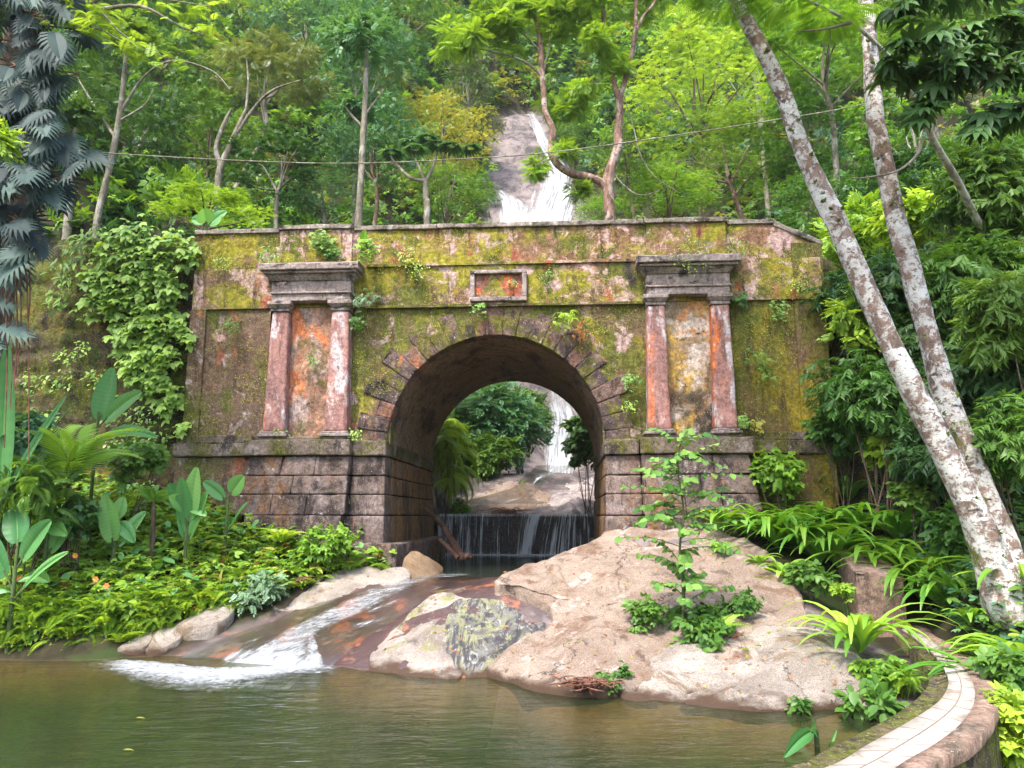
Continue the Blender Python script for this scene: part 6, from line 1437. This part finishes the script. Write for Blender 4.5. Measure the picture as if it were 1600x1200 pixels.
# ---- dead wood
def log(label, pts, rs_, depths, name='driftwood_log', mat=B_DRIFT, stubs=()):
    P = np.array([W(x, y, d) for (x, y), d in zip(pts, depths)]); t = thing(name, label, 'log', tuple(P[0])); mb = MB(); mb.tube(P-P[0], rs_, 12, res=6, rough=.35); 
    for a, b, r in stubs: mb.tube([W(*a)-P[0], W(*b)-P[0]], [r, r*.6], 8, res=1)
    mb.build('trunk', mat, t); return t
log('fallen dead log leaning against the pier inside the arch', [(664,795),(690,818),(706,845),(722,872)], [.05,.07,.085,.09], [18.6,18.2,17.8,17.2], stubs=[((722,872,17.2),(735,868,17.0),.09)])
log('shorter dead branch crossing under the leaning log', [(686,842),(700,856),(716,872)], [.045,.055,.06], [17.2,17.2,17.1])
def nest(label, px, py, d, r, n, up=.6):
    c = W(px, py, d); t = thing('driftwood_pile', label, 'driftwood', tuple(c)); mb = MB(); R = r/F_PX*d
    for i in range(n):
        a = rg.uniform(0, 6.28); e = rg.uniform(-.1, .7); L = R*rg.uniform(.4, 1.1); p = rg.normal(size=3)*[R*.35, R*.2, R*.12*up]; v_ = np.array([math.cos(a), math.sin(a)*.5, math.sin(e)*up*.5])*L
        mb.tube([p-v_*.5, p+rg.normal(size=3)*R*.08, p+v_*.5], [.006, .009, .004], 5, res=3)
    mb.build('twigs', B_TWIG, t); return t
nest('reddish heap of drowned roots and twigs on the shore of the pink slab', 915, 1068, 9.15, 46, 90)
nest('tangle of dead twigs caught on the crest of the weir', 792, 800, 21.6, 32, 70)
nest('thin dry twigs lying beside the cream slab at the bank', 475, 905, 13.6, 22, 24)
nest('dead reddish twigs under the weeds on the rock', 1130, 990, 10.2, 36, 50, .3)
# floating leaves
for i, (px, py, lab) in enumerate([(192,1172,'yellow leaf floating nearest the lower left of the pool'),(212,1122,'small yellow leaf floating further out on the pool')]):
    p = WZ(px, py, .015); mb = MB(); mb.scatter(T_OV, [(0, 0, 0)], [(.8, .3, 0)], [(0, 0, 1)], .09, .9); o = mb.build('floating_leaf', L_YELL); o.location = tuple(p); tag(o, lab, 'leaf')
# cable across the valley
P = np.array([W(x, y, d) for x, y, d in [(-120,215,18),(150,238,18),(400,252,18),(570,255,18),(760,246,18),(860,238,18),(990,221,18),(1200,189,18),(1385,155,18),(1750,60,18)]])
mb = MB(); mb.tube(P-P[0], .014, 6, res=6); o = mb.build('overhead_cable', B_GREY); o.location = tuple(P[0]); tag(o, 'thin sagging cable strung across the valley above the bridge', 'cable')

# fallen leaves lying on the rocks and the coping
bpy.context.view_layer.update(); dg = bpy.context.evaluated_depsgraph_get()
mb = MB(); cand = [o for o in COL.objects if o.type == 'MESH' and (o.name.startswith(('rock_slab', 'boulder', 'tiled_coping', 'rough_edge', 'concrete_step')))]
for o in cand:
    bb = np.array([o.matrix_world @ Vector(c) for c in o.bound_box]); lo, hi = bb.min(0), bb.max(0); ar = (hi[0]-lo[0])*(hi[1]-lo[1])
    if lo[1] > 20: continue
    inv = o.matrix_world.inverted()
    for q in range(int(min(200, 10*ar+12))):
        p = Vector((rg.uniform(lo[0], hi[0]), rg.uniform(lo[1], hi[1]), hi[2]+1))
        okk, loc, nn, _ = o.ray_cast(inv @ p, Vector((0, 0, -1)), depsgraph=dg)
        if not okk or nn.z < .5 or loc.z < .06: continue
        a = rg.uniform(0, 6.28); d = np.array([math.cos(a), math.sin(a), 0]); nn = np.array(nn)
        mb.scatter(T_OV, [np.array(loc)+nn*.008], [nrm(d-nn*np.dot(d, nn))], [nn+rg.normal(size=3)*.25], rg.uniform(.025, .075), rg.uniform(), int(rg.integers(0, 3)))
o = mb.build('leaf_litter', [leaf_mat('dry_leaves', (.10, .05, .02), (.26, .15, .06), .1, .8, .1), L_RED, L_YELL]); tag(o, 'small dry leaves fallen on the rocks and the coping', 'leaf litter', kind='stuff')
# ------------------------------------------------------------------ camera, sky, sun
cam = bpy.data.cameras.new('camera'); cam.sensor_width = 36; cam.lens = 36*F_PX/1600; cam.clip_end = 1500; cam.clip_start = .05
co = bpy.data.objects.new('camera', cam); COL.objects.link(co); co.location = (0, 0, CAM_H); co.rotation_euler = (math.pi/2+PITCH, 0, 0); sc.camera = co
w = bpy.data.worlds.new('World'); sc.world = w; w.use_nodes = True
nt = w.node_tree; nt.nodes.clear()
sky = nt.nodes.new('ShaderNodeTexSky'); sky.sky_type = 'NISHITA'; sky.sun_disc = False
SUN_EL, SUN_AZ = rad(58), rad(-150)     # azimuth measured from +Y clockwise: behind the camera, to the left
sky.sun_elevation = SUN_EL; sky.sun_rotation = SUN_AZ; sky.air_density = 1.4; sky.dust_density = 3.0; sky.ozone_density = 1.0
bg = nt.nodes.new('ShaderNodeBackground'); bg.inputs[1].default_value = .15
ow = nt.nodes.new('ShaderNodeOutputWorld'); nt.links.new(sky.outputs[0], bg.inputs[0]); nt.links.new(bg.outputs[0], ow.inputs[0])
sd = bpy.data.lights.new('sun', 'SUN'); sd.energy = 1.8; sd.angle = rad(10); sd.color = (1, .95, .86)
so = bpy.data.objects.new('sun', sd); COL.objects.link(so); so.location = (-10, -20, 40)
dv = Vector((math.sin(SUN_AZ)*math.cos(SUN_EL), math.cos(SUN_AZ)*math.cos(SUN_EL), math.sin(SUN_EL)))
so.rotation_euler = dv.to_track_quat('Z', 'Y').to_euler()
vs = sc.view_settings; vs.view_transform = 'Standard'; vs.look = 'None'; vs.gamma = 1; vs.exposure = 1.95; vs.use_curve_mapping = False
sc.render.engine = 'CYCLES'
cy = sc.cycles
cy.max_bounces = 7; cy.diffuse_bounces = 3; cy.glossy_bounces = 3; cy.transmission_bounces = 4; cy.transparent_max_bounces = 12
cy.caustics_reflective = False; cy.caustics_refractive = False; cy.sample_clamp_indirect = 6
cy.use_denoising = True

# thin haze added to lift the shadows and fade the far hilltop: one closed box round everything
n = NT('haze_air'); vol = n.n('ShaderNodeVolumePrincipled'); vol.inputs['Density'].default_value = .0003; vol.inputs['Color'].default_value = (.93, .96, .97, 1); vol.inputs['Anisotropy'].default_value = .2
ou = n.n('ShaderNodeOutputMaterial'); n.l(vol.outputs[0], ou.inputs['Volume'])
zmax = 0
for o in COL.objects:
    if o.type == 'MESH': zmax = max(zmax, max((o.matrix_world @ Vector(c)).z for c in o.bound_box))
mb = MB(); mb.box((-118, -66, -2.8), (118, 138, zmax+2)); o = mb.build('haze', n.m, smoothed=False); o['kind'] = 'stuff'
print('ZMAX', zmax)
cy.volume_bounces = 1; cy.volume_step_rate = 10
